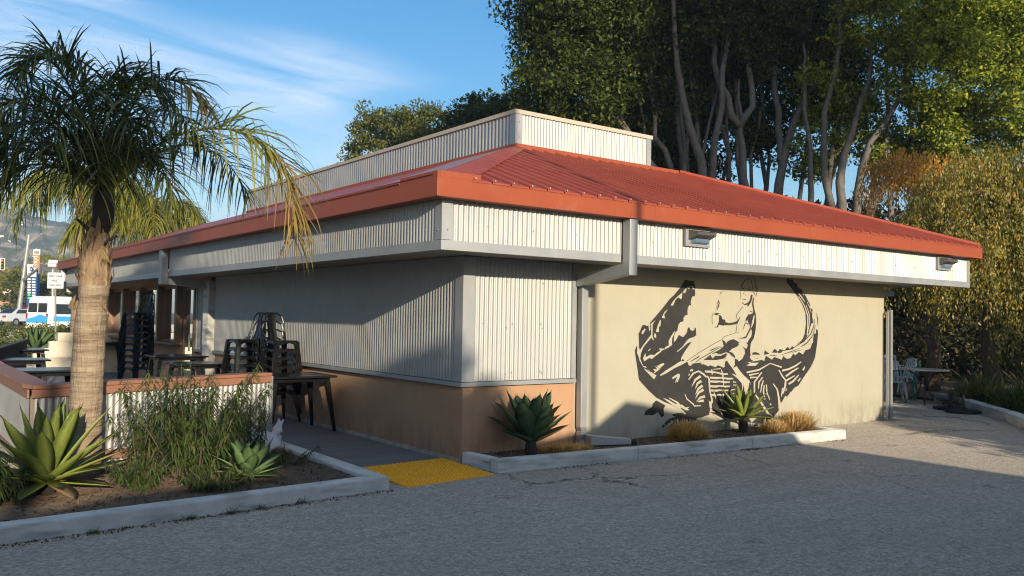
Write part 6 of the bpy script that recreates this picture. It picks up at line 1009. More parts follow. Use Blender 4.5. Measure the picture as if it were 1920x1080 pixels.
# ------------------------------------------------------------------ palms
def frond(parent, pts, nleaf, ll, mt, width=.022, droop=.75, seed=1, r0=.016, dry=0., mt2=None):
    rg = np.random.default_rng(seed); P = [np.array(p, float) for p in pts]; k = len(P)-1
    def bez(u):
        if k == 3: return P[0]*(1-u)**3+3*P[1]*u*(1-u)**2+3*P[2]*u*u*(1-u)+P[3]*u**3
        return P[0]*(1-u)**2+2*P[1]*u*(1-u)+P[2]*u*u
    us = np.linspace(0, 1, 12); c = np.array([bez(u) for u in us])
    fr = MB().tube(c, list(np.linspace(r0, .003, 12)), 5).build('frond', mt, parent)
    for half, mm in ((0, mt), (1, mt2)):
        if mm is None: continue
        n = nleaf; u = .10+.9*(np.arange(n)+rg.random(n)*.8)/n
        u = u[(u < 1-dry)] if half == 0 and mt2 is not None else (u[u >= 1-dry] if half == 1 else u)
        n = len(u)
        if n == 0: continue
        b0 = np.array([bez(x) for x in u]); tg = np.array([bez(min(x+.02, 1))-bez(x-.02) for x in u]); tg /= np.linalg.norm(tg, axis=1)[:, None]
        sd = np.cross(tg, np.array([0, 0, 1.])); sd /= np.linalg.norm(sd, axis=1)[:, None]+1e-6; up = np.cross(sd, tg)
        L_ = []
        for sgn in (-1, 1):
            lift = rg.uniform(-.55, .95, n); fw = .45+.45*rg.random(n)+.6*u**3
            dr = sd*sgn*np.cos(lift)[:, None]+up*np.sin(lift)[:, None]+tg*fw[:, None]; dr /= np.linalg.norm(dr, axis=1)[:, None]
            lg = ll*(.35+1.0*np.sin(np.pi*np.clip(u*.86+.10, 0, 1))**.7)*(.8+.35*rg.random(n)); dp = droop*(.35+1.0*rg.random(n))
            wv = np.cross(dr, np.array([0, 0, 1.])+rg.normal(size=(n, 3))*.3); wv /= np.linalg.norm(wv, axis=1)[:, None]+1e-6
            V = []
            for q_, w_ in ((0, .6), (.22, 1), (.45, 1), (.7, .7), (1, .1)):
                p = b0+dr*(lg*q_)[:, None]; p[:, 2] -= lg*dp*q_**2.6; p -= dr*(lg*dp*.25*q_**2.8)[:, None]; V += [p-wv*width*.5*w_, p+wv*width*.5*w_]
            V = np.stack(V, 1).reshape(-1, 3); idx = np.arange(n)*10
            L_.append((V, np.concatenate([np.stack([idx+2*j, idx+2*j+1, idx+2*j+3, idx+2*j+2], 1) for j in range(4)])))
        V, F = cat_vf(L_); props(link('leaflets', np_mesh('leaflets', V, F), mm, fr), kind='stuff')
PB = (-3.785, .93, .0)
palm = thing('palm_tree', 'near palm with thick ringed trunk and arching feathery fronds', 'palm tree', PB, 0, 'palm trees')
S = .00514
tz = lambda y: 1.67+(574-y)*S
def ppx(px, py, b_=0): return VL((px-157)*S, b_, tz(py))
prof = [(156, 900, .17), (157, 800, .158), (158, 740, .150), (158.5, 700, .148), (160, 650, .146), (161, 600, .144), (163, 575, .136), (165, 555, .128), (165.5, 543, .138), (166, 520, .142), (166, 500, .140), (166, 480, .128), (166, 462, .112), (165, 445, .098), (168, 430, .092), (174, 415, .085)]
pts, rads = [], []
for (x0, y0, r0), (x1, y1, r1) in zip(prof[:-1], prof[1:]):
    for k in range(4):
        u = k/4; pts.append(ppx(x0+(x1-x0)*u, y0+(y1-y0)*u)); rads.append((r0+(r1-r0)*u)*(1+.022*math.sin(len(pts)*2.3)+.012*math.sin(len(pts)*5.1)))
MB().tube(pts[:36], rads[:36], 22).build('trunk', M['palmtrunk'], palm, smooth=True)
sh = MB().tube(pts[35:], [r_*(1+.05*math.sin(i*1.9)) for i, r_ in enumerate(rads[35:])], 18)
rg = random.Random(4)
for i in range(120):     # ragged fibre strips on the sheath
    k = rg.randrange(35, len(pts)-1); a = rg.uniform(0, 6.28); r_ = rads[k]*1.01; c = Vector(pts[k]); dv = Vector((math.cos(a), math.sin(a), 0)); sv = Vector((-dv.y, dv.x, 0)); hgt = rg.uniform(.08, .22); w_ = rg.uniform(.008, .028)
    p0 = c+dv*r_; p1 = p0+Vector((0, 0, hgt*.5))+dv*rg.uniform(0, .03)+sv*rg.uniform(-.04, .04); p2 = p0+Vector((0, 0, hgt))+dv*rg.uniform(.0, .05)
    sh.add([p0-sv*w_, p0+sv*w_, p1+sv*w_, p1-sv*w_, p2], [(0, 1, 2, 3), (3, 2, 4)])
sh.build('fibre_sheath', M['palmfibre'], palm)
for q in ([(175, 440), (150, 418), (126, 400)], [(178, 420), (186, 415), (192, 412)], [(182, 450), (188, 440), (204, 430)], [(180, 400), (172, 345), (176, 300)], [(184, 400), (190, 350), (186, 300)], [(168, 400), (160, 360), (158, 320)]):
    MB().tube([ppx(*p_, -.06+.05*i) for i, p_ in enumerate(q)], [.022, .02, .012], 6).build('frond_stub', M['darkstub'] if q[0][1] != 400 else M['palmfibre'], palm)
MB().tube([ppx(172, 425), ppx(178, 395), ppx(180, 360), ppx(183, 320)], [.085, .10, .095, .05], 12).build('crown_shaft', M['darkstub'], palm, smooth=True)
for s_, px0 in ((1, 190), (-1, 137)):     # shaggy dead sheath flaps each side
    fl = MB()
    for i in (0, 2, 4, 7):
        y0 = 545+i*4; k1 = math.sin(i*2.7); b0 = -.10+.025*i
        p0 = ppx(px0-s_*4, y0, b0); p1 = ppx(px0+s_*(5+3*k1), y0+12+4*k1, b0-.01); p2 = ppx(px0+s_*(10+5*k1), y0+24+7*k1, b0); p3 = ppx(px0+s_*(5+2*k1), y0+27+5*k1, b0+.01); p4 = ppx(px0-s_*3, y0+14, b0)
        fl.add([p0, p1, p2, p3, p4], [(0, 1, 4), (1, 3, 4), (1, 2, 3)])
    fl.build('dead_sheath', M['palmfibre'], palm)
fn_ = MB()
for i in range(9): fn_.tube([ppx(186, 455, -.1), ppx(190+i*1.5, 470+i, -.12), ppx(188+i*2.6, 488-i*.5, -.14)], [.007, .005, .001], 4)
fn_.build('dead_sheath', M['palmdry'], palm)
FR = [  # control points (px-like local right, up) and depth, leaf count, leaflet length, material kind
    ([(185, 350, 0), (265, 205, -.10), (575, 140, -.30), (556, 440, -.25)], 96, .56, 'lit', .30),
    ([(183, 345, 0), (210, 130, .0), (300, 75, -.1), (388, 195, -.2)], 74, .44, 'lit2', .24),  # sunlit yellow tip painted with the dry leaflet colour
    ([(180, 345, 0), (175, 150, .1), (205, 70, .2), (262, 135, .3)], 66, .46, '', 0),
    ([(180, 345, 0), (160, 140, -.1), (105, 45, -.2), (50, 120, -.3)], 70, .52, '', 0),
    ([(178, 350, 0), (120, 180, 0), (20, 90, .1), (-50, 230, .1)], 72, .56, '', 0),
    ([(178, 355, 0), (110, 250, 0), (10, 200, -.1), (-60, 350, -.2)], 72, .56, '', 0),
    ([(178, 360, 0), (120, 290, -.2), (45, 270, -.4), (0, 400, -.5)], 64, .52, '', 0),
    ([(182, 350, 0), (180, 200, -.5), (205, 150, -1.0), (220, 310, -1.35)], 66, .54, '', 0),
    ([(180, 350, 0), (140, 210, -.5), (85, 150, -.9), (60, 310, -1.2)], 66, .54, '', 0),
    ([(184, 350, 0), (250, 200, .6), (310, 165, 1.2), (355, 310, 1.7)], 64, .54, '', 0),
    ([(180, 350, 0), (130, 190, .6), (75, 130, 1.2), (40, 280, 1.7)], 64, .54, '', 0),
    ([(184, 358, 0), (240, 275, -.2), (305, 250, -.4), (350, 365, -.5)], 60, .46, '', 0),
    ([(182, 345, 0), (190, 150, .5), (215, 85, 1.0), (262, 200, 1.5)], 60, .50, '', 0),
    ([(180, 345, 0), (150, 170, -.3), (135, 65, -.6), (110, 170, -.9)], 62, .52, '', 0),
    ([(184, 350, 0), (225, 180, -.4), (280, 125, -.8), (310, 270, -1.0)], 62, .50, '', 0),
    ([(180, 352, 0), (140, 230, -.2), (60, 170, -.3), (10, 290, -.3)], 66, .54, '', 0),
    ([(182, 352, 0), (200, 210, -.2), (255, 170, -.4), (300, 300, -.6)], 62, .50, '', 0),
    ([(182, 352, 0), (170, 230, .4), (140, 160, .9), (110, 300, 1.3)], 60, .52, '', 0),
    ([(180, 356, 0), (150, 280, -.5), (110, 250, -.9), (85, 385, -1.1)], 56, .48, '', 0),
    ([(183, 356, 0), (215, 280, -.5), (235, 245, -.8), (262, 370, -1.0)], 54, .46, '', 0),
    ([(180, 340, 0), (165, 150, 0), (175, 60, .1), (185, 110, .5)], 56, .44, '', 0),
]
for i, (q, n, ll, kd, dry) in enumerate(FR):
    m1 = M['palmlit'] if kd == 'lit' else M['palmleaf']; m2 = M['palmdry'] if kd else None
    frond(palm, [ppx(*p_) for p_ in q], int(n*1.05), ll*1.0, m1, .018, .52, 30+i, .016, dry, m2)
def far_palm(label, loc, trunk_h, r_, fl, nf, ll, seed, nleaf=46, lean=(0, 0), mt=None):
    p = thing('palm_tree', label, 'palm tree', loc, 0, 'palm trees'); rg = random.Random(seed); top = Vector((lean[0], lean[1], trunk_h))
    MB().tube([(0, 0, 0), (lean[0]*.3, lean[1]*.3, trunk_h*.5), tuple(top)], [r_*1.15, r_, r_*.85], 12).build('trunk', M['palmtrunk'], p, smooth=True)
    MB().tube([tuple(top), tuple(top+Vector((0, 0, .5))), tuple(top+Vector((0, 0, .95)))], [r_*.9, r_*.8, r_*.3], 10).build('crown_shaft', M['palmfibre'], p, smooth=True)
    for i in range(nf):
        az = i*2.4+rg.uniform(-.3, .3); e = rg.uniform(.15, 1.25) if i % 3 else rg.uniform(1.0, 1.4); hd = Vector((math.cos(az), math.sin(az), 0)); L_ = fl*rg.uniform(.85, 1.1)
        o = top+Vector((0, 0, .6)); c1 = o+(hd*math.cos(e)+Vector((0, 0, math.sin(e))))*L_*.4; c2 = c1+hd*L_*.42+Vector((0, 0, .12*L_)); c3 = c2+hd*L_*.26+Vector((0, 0, -.62*L_))
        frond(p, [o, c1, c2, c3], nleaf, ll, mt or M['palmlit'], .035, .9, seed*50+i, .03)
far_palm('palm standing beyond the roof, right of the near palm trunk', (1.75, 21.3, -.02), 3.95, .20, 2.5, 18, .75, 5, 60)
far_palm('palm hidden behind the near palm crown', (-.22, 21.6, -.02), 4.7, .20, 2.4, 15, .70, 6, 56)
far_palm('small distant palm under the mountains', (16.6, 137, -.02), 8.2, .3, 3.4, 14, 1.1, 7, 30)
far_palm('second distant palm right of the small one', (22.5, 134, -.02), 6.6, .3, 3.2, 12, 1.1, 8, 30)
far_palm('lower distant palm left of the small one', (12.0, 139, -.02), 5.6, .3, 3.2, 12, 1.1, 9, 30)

# ================================================================== RIGHT SIDE: chairs, table, fence
def garden_chair(label, loc, rz, mt):
    c = thing('garden_chair', label, 'chair', loc, rz, 'plastic garden chairs at the right'); h = .42
    MB().prism([(-.22, -.22), (.22, -.22), (.24, .1), (.2, .22), (-.2, .22), (-.24, .1)], h-.03, h).build('seat', mt, c, bevel=.008)
    for sx in (-1, 1):
        for sy in (-1, 1):
            q = lambda x, y, w_, z: [(x-w_, y-w_, z), (x+w_, y-w_, z), (x+w_, y+w_, z), (x-w_, y+w_, z)]
            MB().hexa(q(sx*.26, sy*.25, .02, 0), q(sx*.2, sy*.19, .032, h-.03)).build('leg', mt, c)
        MB().tube([(sx*.25, -.22, h), (sx*.27, -.2, .64), (sx*.27, .05, .66), (sx*.24, .24, .68)], .018, 6).build('armrest', mt, c)
    MB().tube([(-.22, .22, h), (-.22, .27, .65), (-.16, .31, .84), (0, .32, .87), (.16, .31, .84), (.22, .27, .65), (.22, .22, h)], .02, 6).build('back_frame', mt, c)
    for k in range(5):
        x = -.14+.07*k; MB().hexa([(x-.018, .215, h), (x+.018, .215, h), (x+.018, .225, h), (x-.018, .225, h)], [(x-.018, .305, .85), (x+.018, .305, .85), (x+.018, .317, .85), (x-.018, .317, .85)]).build('back_slat', mt, c)
garden_chair('white plastic garden chair half hidden by the wall end', (13.05, 2.15, -.02), R(-50), M['plasticw'])
garden_chair('dark green plastic garden chair beside the pale table', (13.55, 2.15, -.02), R(200), M['plasticg'])
garden_chair('white plastic garden chair behind the dark green one', (14.9, 3.0, -.02), R(-120), M['plasticw'])
gt = thing('garden_table', 'pale-topped garden table on curved iron legs at the right', 'table', (12.72, 1.25, -.02))
MB().prism([(.48*math.cos(a), .48*math.sin(a)) for a in np.linspace(0, 6.2832, 25)[:-1]], .725, .75).build('tabletop', M['tabletan'], gt)
for i in range(4):
    a = i*math.pi/2+.5; c_, s_ = math.cos(a), math.sin(a)
    MB().tube([(c_*.34, s_*.34, .72), (c_*.16, s_*.16, .62), (c_*.07, s_*.07, .42), (c_*.12, s_*.12, .2), (c_*.34, s_*.34, .07), (c_*.38, s_*.38, .0)], .014, 6).build('leg', M['iron'], gt)
for i in range(2):
    pu = thing('umbrella_base', ('round black umbrella base plate beside the garden table', 'second black base plate against the right kerb')[i], 'base plate', ((12.0, .35, -.018), (11.6, -.1, -.018))[i], 0, 'black base plates on the drive')
    MB().prism([(.32*math.cos(a), .32*math.sin(a)) for a in np.linspace(0, 6.2832, 21)[:-1]], 0, .05).build('plate', M['blackpole'], pu, bevel=.01); MB().tube([(0, 0, .05), (0, 0, .38)], .03, 8).build('socket', M['blackpole'], pu)
sb = thing('menu_board', 'small green board with a dark figure beside the wall end', 'sign', (15.2, 4.1, 0), R(-37))
MB().box((-.16, -.015, 1.0), (.16, .015, 1.34)).build('board', M['green'], sb); MB().tube([(0, .03, 0), (0, .03, 1.0)], .02, 6).build('stake', M['steel'], sb)
def text(body, size, mt, parent, loc, rot, name='lettering', align='CENTER', ext=.002):
    cu = bpy.data.curves.new(name, 'FONT'); cu.body = body; cu.size = size; cu.align_x = align; cu.align_y = 'CENTER'; cu.extrude = ext
    cu.resolution_u = 3; tmp = bpy.data.objects.new(name, cu); COL.objects.link(tmp); bpy.context.view_layer.update()
    me = bpy.data.meshes.new_from_object(tmp.evaluated_get(bpy.context.evaluated_depsgraph_get())); bpy.data.objects.remove(tmp); bpy.data.curves.remove(cu)
    o = link(name, me, mt, parent, loc); o.rotation_euler = rot; return o
text('8', .2, M['ink'], sb, (0, -.018, 1.17), (R(90), 0, 0))
wc = thing('service_cart', 'white cart with glass panes behind the plastic chairs', 'cart', (14.6, 3.5, 0), R(-37))
MB().box((-.45, -.2, .35), (.45, .2, .92)).build('cart_body', M['plasticw'], wc, bevel=.01)
for k in range(3): MB().box((-.40+k*.28, -.212, .45), (-.16+k*.28, -.203, .86)).build('pane', M['lens'], wc)
for sx in (-.38, .38): MB().box((sx-.03, -.15, 0), (sx+.03, .15, .35)).build('leg', M['plasticw'], wc)
mf = thing('mesh_fence', 'black chain-link fence in the shade at the right', 'fence', (0, 0, 0))
E0, E1 = Vector((13.6, 8.0, 0)), Vector((18.4, 2.6, 0)); ft = (E1-E0).normalized(); FL = (E1-E0).length
for s_ in (0, FL*.5, FL):
    p = E0+ft*s_; MB().tube([(p.x, p.y, 0), (p.x, p.y, 1.95)], .05, 8).build('post', M['blackpole'], mf)
MB().tube([tuple(E0+Vector((0, 0, 1.83))), tuple(E1+Vector((0, 0, 1.83)))], .025, 6).build('top_rail', M['blackpole'], mf)
wm = MB(); k = int(FL/.11)
for i in range(-16, k):
    for sg in (1, -1):
        s0 = i*.11; s1 = s0+1.75; a0, a1 = (max(s0, 0), min(s1, FL))
        if a1 <= a0: continue
        z0, z1 = (a0-s0), (a1-s0)
        if sg < 0: z0, z1 = 1.75-z0, 1.75-z1
        p, q = E0+ft*a0+Vector((0, 0, .06+z0)), E0+ft*a1+Vector((0, 0, .06+z1)); wm.tube([tuple(p), tuple(q)], .003, 3, False)
props(wm.build('wire_mesh', M['blackpole'], mf), kind='stuff')
# ================================================================== STREET SIDE
def wheel(par, x, y, r_, w_=.2):
    o = MB().tube([(x, y-w_/2, r_), (x, y+w_/2, r_)], r_, 16).build('wheel', M['tyre'], par)
    MB().tube([(x, y-w_/2-.008, r_), (x, y+w_/2+.008, r_)], r_*.6, 10).build('rim', M['chrome'], o)
def prof_body(name, prof, hw, mt, par, tum=.12, zt=1.0):
    """side profile (x, z) extruded across, drawn in above the belt line zt"""
    zmax = max(z for _, z in prof); f = lambda z: hw*(1-tum*max(0, (z-zt)/(zmax-zt)))
    n = len(prof); b_ = MB(); b_.v = [(x, -f(z), z) for x, z in prof]+[(x, f(z), z) for x, z in prof]
    b_.f = [tuple(range(n)), tuple(range(2*n-1, n-1, -1))]+[(i, n+i, n+(i+1) % n, (i+1) % n) for i in range(n)]
    return b_.build(name, mt, par, bevel=.04)
def side_panel(name, quad, hw, mt, par, tum, zt, zmax, proud=.012):
    f = lambda z: hw*(1-tum*max(0, (z-zt)/(zmax-zt)))
    for sg in (-1, 1):
        b_ = MB(); b_.add([(x, sg*(f(z)+proud), z) for x, z in quad]+[(x, sg*(f(z)-.02), z) for x, z in quad], [tuple(range(len(quad))) if sg < 0 else tuple(range(len(quad)-1, -1, -1))]+[(i, len(quad)+i, len(quad)+(i+1) % len(quad), (i+1) % len(quad)) for i in range(len(quad))])
        b_.build(name, mt, par)
def rear_panel(name, poly, x, mt, par, th=.03):
    b_ = MB(); n = len(poly); b_.add([(x-th, y, z) for y, z in poly]+[(x, y, z) for y, z in poly], [tuple(range(n)), tuple(range(2*n-1, n-1, -1))]+[(i, n+i, n+(i+1) % n, (i+1) % n) for i in range(n)]); b_.build(name, mt, par)
van = thing('shuttle_van', 'white and blue shuttle van seen from behind on the street', 'van', (3.80, 57.5, -.016), R(32))
prof_body('body', [(-.25, .35), (-.25, 1.2), (-.08, 2.45), (.15, 2.6), (4.2, 2.6), (4.7, 2.35), (5.3, 1.35), (5.65, 1.15), (5.7, .4)], 1.02, M['white'], van, .10, 1.2)
for y0 in (-.86, .05): rear_panel('rear_window', [(y0, 1.46), (y0+.81, 1.42), (y0+.78, 2.12), (y0+.03, 2.12)], -.16, M['carglass'], van, .05)
rear_panel('blue_wave', [(-.98, .80), (.98, .80), (.98, 1.02), (.3, 1.16), (-.3, 1.36), (-.98, 1.22)], -.25, M['carblue'], van, .02)
side_panel('side_window', [(.35, 1.40), (3.3, 1.40), (3.3, 2.08), (.35, 2.08)], 1.02, M['carglass'], van, .10, 1.2, 2.6)
side_panel('front_window', [(3.5, 1.40), (4.9, 1.40), (4.55, 2.08), (3.5, 2.08)], 1.02, M['carglass'], van, .10, 1.2, 2.6)
side_panel('teal_panel', [(2.2, 2.12), (4.3, 2.12), (4.1, 2.52), (2.0, 2.56)], 1.02, M['teal'], van, .10, 1.2, 2.6, .014)
side_panel('blue_stripe', [(.2, .9), (5.2, .9), (5.2, 1.2), (.2, 1.25)], 1.02, M['carblue'], van, .10, 1.2, 2.6, .008)
for y0 in (-1.0, .86): rear_panel('tail_lamp', [(y0, 1.05), (y0+.14, 1.05), (y0+.14, 1.42), (y0, 1.42)], -.20, M['taillight'], van, .06)
rear_panel('number_plate', [(-.2, .42), (.2, .42), (.2, .58), (-.2, .58)], -.27, M['signwhite'], van, .02)
for x in (.9, 4.6):
    for y in (-.93, .93): wheel(van, x, y, .36)
def car(label, loc, rz, paint, suv=False):
    c = thing('parked_car' if suv else 'car', label, 'car', loc, rz, 'cars on the street')
    if suv: pr = [(-.05, .4), (-.12, .95), (.12, 1.62), (.4, 1.74), (2.6, 1.72), (3.35, 1.12), (4.4, .98), (4.55, .4)]
    else: pr = [(-.05, .38), (-.1, .85), (.0, 1.02), (.55, 1.06), (1.15, 1.44), (2.4, 1.46), (3.25, 1.0), (4.45, .85), (4.6, .4)]
    zm = max(z for _, z in pr); prof_body('body', pr, .9, paint, c, .22, .95)
    if suv:
        rear_panel('rear_window', [(-.68, 1.08), (.68, 1.08), (.6, 1.56), (-.6, 1.56)], -.02, M['carglass'], c, .06)
        side_panel('side_window', [(.25, 1.08), (3.0, 1.08), (2.55, 1.60), (.4, 1.60)], .9, M['carglass'], c, .22, .95, zm)
    else:
        b_ = MB(); b_.add([(.60, -.68, 1.10), (.60, .68, 1.10), (1.14, .58, 1.43), (1.14, -.58, 1.43)], [(0, 1, 2, 3)]); b_.add([(.58, -.7, 1.085), (.58, .7, 1.085), (1.12, .6, 1.445), (1.12, -.6, 1.445)], [(3, 2, 1, 0)]); b_.build('rear_window', M['carglass'], c)
        side_panel('side_window', [(.85, 1.06), (2.95, 1.06), (2.35, 1.40), (1.2, 1.39)], .9, M['carglass'], c, .22, .95, zm)
    for y0 in (-.86, .5): rear_panel('tail_lamp', [(y0, .72), (y0+.36, .72), (y0+.36, .88), (y0, .88)], -.07, M['taillight'], c, .05)
    rear_panel('number_plate', [(-.2, .5), (.2, .5), (.2, .62), (-.2, .62)], -.07, M['signwhite'], c, .04)
    for x in (.85, 3.6):
        for y in (-.82, .82): wheel(c, x, y, .33)
car('silver white sedan behind the hedge at the left edge', (3.2, 74.5, .25), R(35), M['silverpaint'])
car('red car between the silver sedan and the van', (5.6, 79.5, .20), R(40), M['carred'], True)
car('dark maroon car behind the silver sedan', (6.6, 92.0, .35), R(20), mat('maroon car paint', (.07, .01, .03), .3), True)
# lamp column with mast arm, banner and signals
PLX, PLY = 5.0, 77.4
def at(px, py, dep):
    v = vd+r2*((px-960)/FPX)-u2*((py-540)/FPX); return tuple(CAM+v*dep)
DP = 75
lp = thing('street_lamp', 'tall galvanised street lamp with a long signal mast arm at the left', 'street lamp', (0, 0, 0))
MB().tube([at(31, 615, DP), at(44, 520, DP), at(53, 452, DP), at(54.5, 440, DP)], [.22, .18, .15, .15], 10).build('pole_shaft', M['steel'], lp)
MB().tube([at(52.5, 460, DP), at(62, 452, DP), at(73, 443, DP), at(79, 439, DP)], .07, 6).build('lamp_arm', M['steel'], lp)
MB().tube([at(77, 438.5, DP), at(87, 437.5, DP)], [.10, .06], 6).build('lamp_head', M['steel'], lp)
MB().tube([at(44, 525, DP-.3), at(58, 514, DP-1), at(70, 505, DP-2), at(84, 497, DP-3), at(104, 494, DP-4)], [.14, .12, .11, .10, .08], 8).build('mast_arm', M['steel'], lp)
def fpanel(name, x0, y0, x1, y1, dep, mt, par, th=.06):
    """flat upright panel facing back toward the lot, built at its own distance"""
    a, b_ = Vector(at(x0, y1, dep)), Vector(at(x1, y0, dep)); rr = Vector((r2.x, r2.y, 0)).normalized(); bk = Vector((vd.x, vd.y, 0)).normalized()*th
    w_ = (b_-a).dot(rr); h_ = b_.z-a.z; q = [a, a+rr*w_, a+rr*w_+Vector((0, 0, h_)), a+Vector((0, 0, h_))]
    return MB().hexa(q, [v+bk for v in q]).build(name, mt, par)
yawz = math.atan2(vr.y, vr.x)
bn = thing('banner', 'orange and white banner reading play on the street lamp', 'banner', (0, 0, 0))
fpanel('orange_field', 61.5, 478, 74, 502, DP-.5, M['orangeb'], bn); fpanel('white_field', 62.5, 467.5, 75, 477.8, DP-.5, M['signwhite'], bn)
for k in range(3): fpanel('text_line', 64, 470.5+2*k, 73, 471.3+2*k, DP-.58, M['steel'], bn, .02)
text('play', .62, M['signwhite'], bn, at(68, 490, DP-.60), (R(90), R(90), yawz), align='CENTER')
def signal(label, px, py, w_, h_, dep, front=True):
    s_ = thing('traffic_signal', label, 'traffic light', (0, 0, 0), 0, 'traffic signals by the street lamp')
    fpanel('backplate', px-w_/2, py-h_/2, px+w_/2, py+h_/2, dep, M['signwhite'] if front else M['steel'], s_)
    fpanel('housing', px-w_*.27, py-h_*.44, px+w_*.27, py+h_*.44, dep-.12, M['dark'] if front else M['bronze'], s_, .10)
    if front:
        for k, mt in enumerate((M['red_em'], mat('amber lens', (.35, .16, .02), .3), mat('green lens', (.08, .16, .10), .3))):
            c = Vector(at(px, py-h_*.29+h_*.29*k, dep-.16)); MB().ball(tuple(c), w_*.22*dep/FPX, 10, 6, (1, 1, 1)).build('lens', mt, s_)
signal('traffic signal showing red at the left edge', 3.5, 495, 10, 22, 74); signal('traffic signal seen from behind on the mast arm', 76, 503, 9, 20, 72, False)
ss = thing('street_sign', 'pair of white street signs at the end of the mast arm', 'sign', (0, 0, 0)); fpanel('sign_panel', 91, 487.5, 107.5, 493.5, 70.5, M['signwhite'], ss); fpanel('sign_panel', 89.5, 494.5, 105, 499.5, 70.6, M['signwhite'], ss)
rs = thing('road_sign', 'white road sign reading RIGHT LANE MUST TURN RIGHT on a post', 'road sign', (0, 0, 0))
fpanel('sign_face', 88.5, 511.5, 119, 540.5, 24.5, M['signwhite'], rs, .02)
for body, yy, sz in (('RIGHT LANE', 517.6, .069), ('MUST', 526, .08), ('TURN RIGHT', 534.6, .069)): text(body, sz, M['ink'], rs, at(103.8, yy, 24.475), (R(90), 0, yawz))
MB().tube([at(104.4, 690, 24.56), at(103.8, 510, 24.56)], .024, 6).build('sign_post', M['steel'], rs)
w2 = thing('wooden_pole', 'plain grey post behind the white road sign', 'post', (0, 0, 0)); MB().tube([at(99, 600, 60), at(99.5, 505, 60)], .11, 8).build('pole_shaft', M['steel'], w2)
pyl = thing('price_sign', 'tall blue and white petrol price sign beyond the van', 'sign', (0, 0, 0))
fpanel('frame', 47.5, 494.5, 69.5, 602, 100, M['navy'], pyl, .5); fpanel('logo_panel', 50.5, 495.5, 67.5, 519, 99.8, M['signwhite'], pyl, .15); fpanel('price_panel', 50, 519.5, 67.5, 598, 99.8, M['blue'], pyl, .15)
c = Vector(at(59, 505, 99.6)); bk = Vector((vd.x, vd.y, 0)).normalized(); MB().tube([tuple(c), tuple(c+bk*.15)], .21, 16).build('logo_ring', M['navy'], pyl); MB().tube([tuple(c-bk*.05), tuple(c)], .10, 12).build('logo_ring', M['signwhite'], pyl)
text('WORLD', .24, M['ink'], pyl, at(59, 512.2, 99.6), (R(90), 0, yawz)); MB().tube([at(56.5, 500.5, 99.6), at(60.5, 501.2, 99.6)], .05, 5).build('logo_ring', M['navy'], pyl)
for k in range(8):
    fpanel('price_plate', 51.5, 522+5*k, 57, 525.2+5*k, 99.6, M['signwhite'] if k < 6 else M['signgreen'], pyl, .1); fpanel('price_plate', 60, 522.5+5*k, 66, 525.2+5*k, 99.6, M['signwhite'], pyl, .1)
def house(name, label, px0, px1, ytop, ybot, dep, mt, roofm, wins, dp=10.):
    h = thing(name, label, 'building', (0, 0, 0)); a, b_ = Vector(at(px0, ybot, dep)), Vector(at(px1, ytop, dep)); rr = Vector((r2.x, r2.y, 0)).normalized(); f = Vector((vd.x, vd.y, 0)).normalized()
    w_ = (b_-a).dot(rr); hh = b_.z; a.z = -.05; q = [a, a+rr*w_, a+rr*w_+f*dp, a+f*dp]
    MB().hexa(q, [v+Vector((0, 0, hh)) for v in q]).build('wall', mt, h)
    q2 = [a-rr*.4-f*.4, a+rr*(w_+.4)-f*.4, a+rr*(w_+.4)+f*(dp+.4), a-rr*.4+f*(dp+.4)]
    MB().hexa([v+Vector((0, 0, hh+.01)) for v in q2], [v+Vector((0, 0, hh+.45)) for v in q2]).build('roof', roofm, h)
    for (x0, z0, x1, z1) in wins:
        wq = lambda o, g=0: [a+rr*(x0-g)+f*o+Vector((0, 0, z0-g)), a+rr*(x1+g)+f*o+Vector((0, 0, z0-g)), a+rr*(x1+g)+f*o+Vector((0, 0, z1+g)), a+rr*(x0-g)+f*o+Vector((0, 0, z1+g))]
        wo = MB().hexa(wq(-.10, .08), wq(-.003, .08)).build('window', M['white'], h); MB().hexa(wq(-.13), wq(-.105)).build('pane', M['carglass'], wo)
house('shop_building', 'pink stucco shop with dark openings left of the price sign', 2, 50, 536, 600, 122, M['pink'], M['bronze'], [(.5, 2.4, 1.5, 4.0), (2.0, .2, 2.9, 3.2)], 12)
house('shop_building', 'low brown shop front under the pink shop at the left edge', -30, 38, 562, 600, 116, M['brown'], M['bronze'], [(2.3, .6, 3.6, 2.2), (4.2, .6, 4.9, 2.3)], 5)
# greenery between the patio and the street
def hedge(label, loc, blobs, n, lm, size=.10, per=60, crad=.32, seed=1):
    o = mass('hedge', label, loc, blobs, n, per, crad, size, lm, 'hedge', inner=.25); return o
hedge('loose green hedge behind the dark slat fence at the left edge', (-3.2, 22.5, 0), [(VL(x, .4*math.sin(x), .22+.10*math.sin(x*1.7)), (.9, .8, .42)) for x in (-3.5, -2.2, -.9, .4)], 300, M['hedge'])
hedge('taller green hedge under the white road sign', (.3, 25.5, 0), [(VL(x, 0, .45+.1*math.sin(x*2)), (.9, .9, .62)) for x in (-1.0, .2, 1.4, 2.6)], 330, M['hedge'])
hedge('low street hedge seen past the palm trunk', (.5, 31, 0), [(VL(x, 0, .4), (1.2, .8, .5)) for x in (-4, -2, 0, 2)], 260, M['hedge'])
mass('roadside_trees', 'brown and green trees below the mountains at the left', (14, 150, 0), [(VL(x, 0, 4.5+1.6*math.sin(x*.7)), (4, 3, 4.0)) for x in (-24, -18, -12, -6, 0, 6, 12, 18, 24)], 700, 50, 1.1, .6, M['golden'], 'trees')
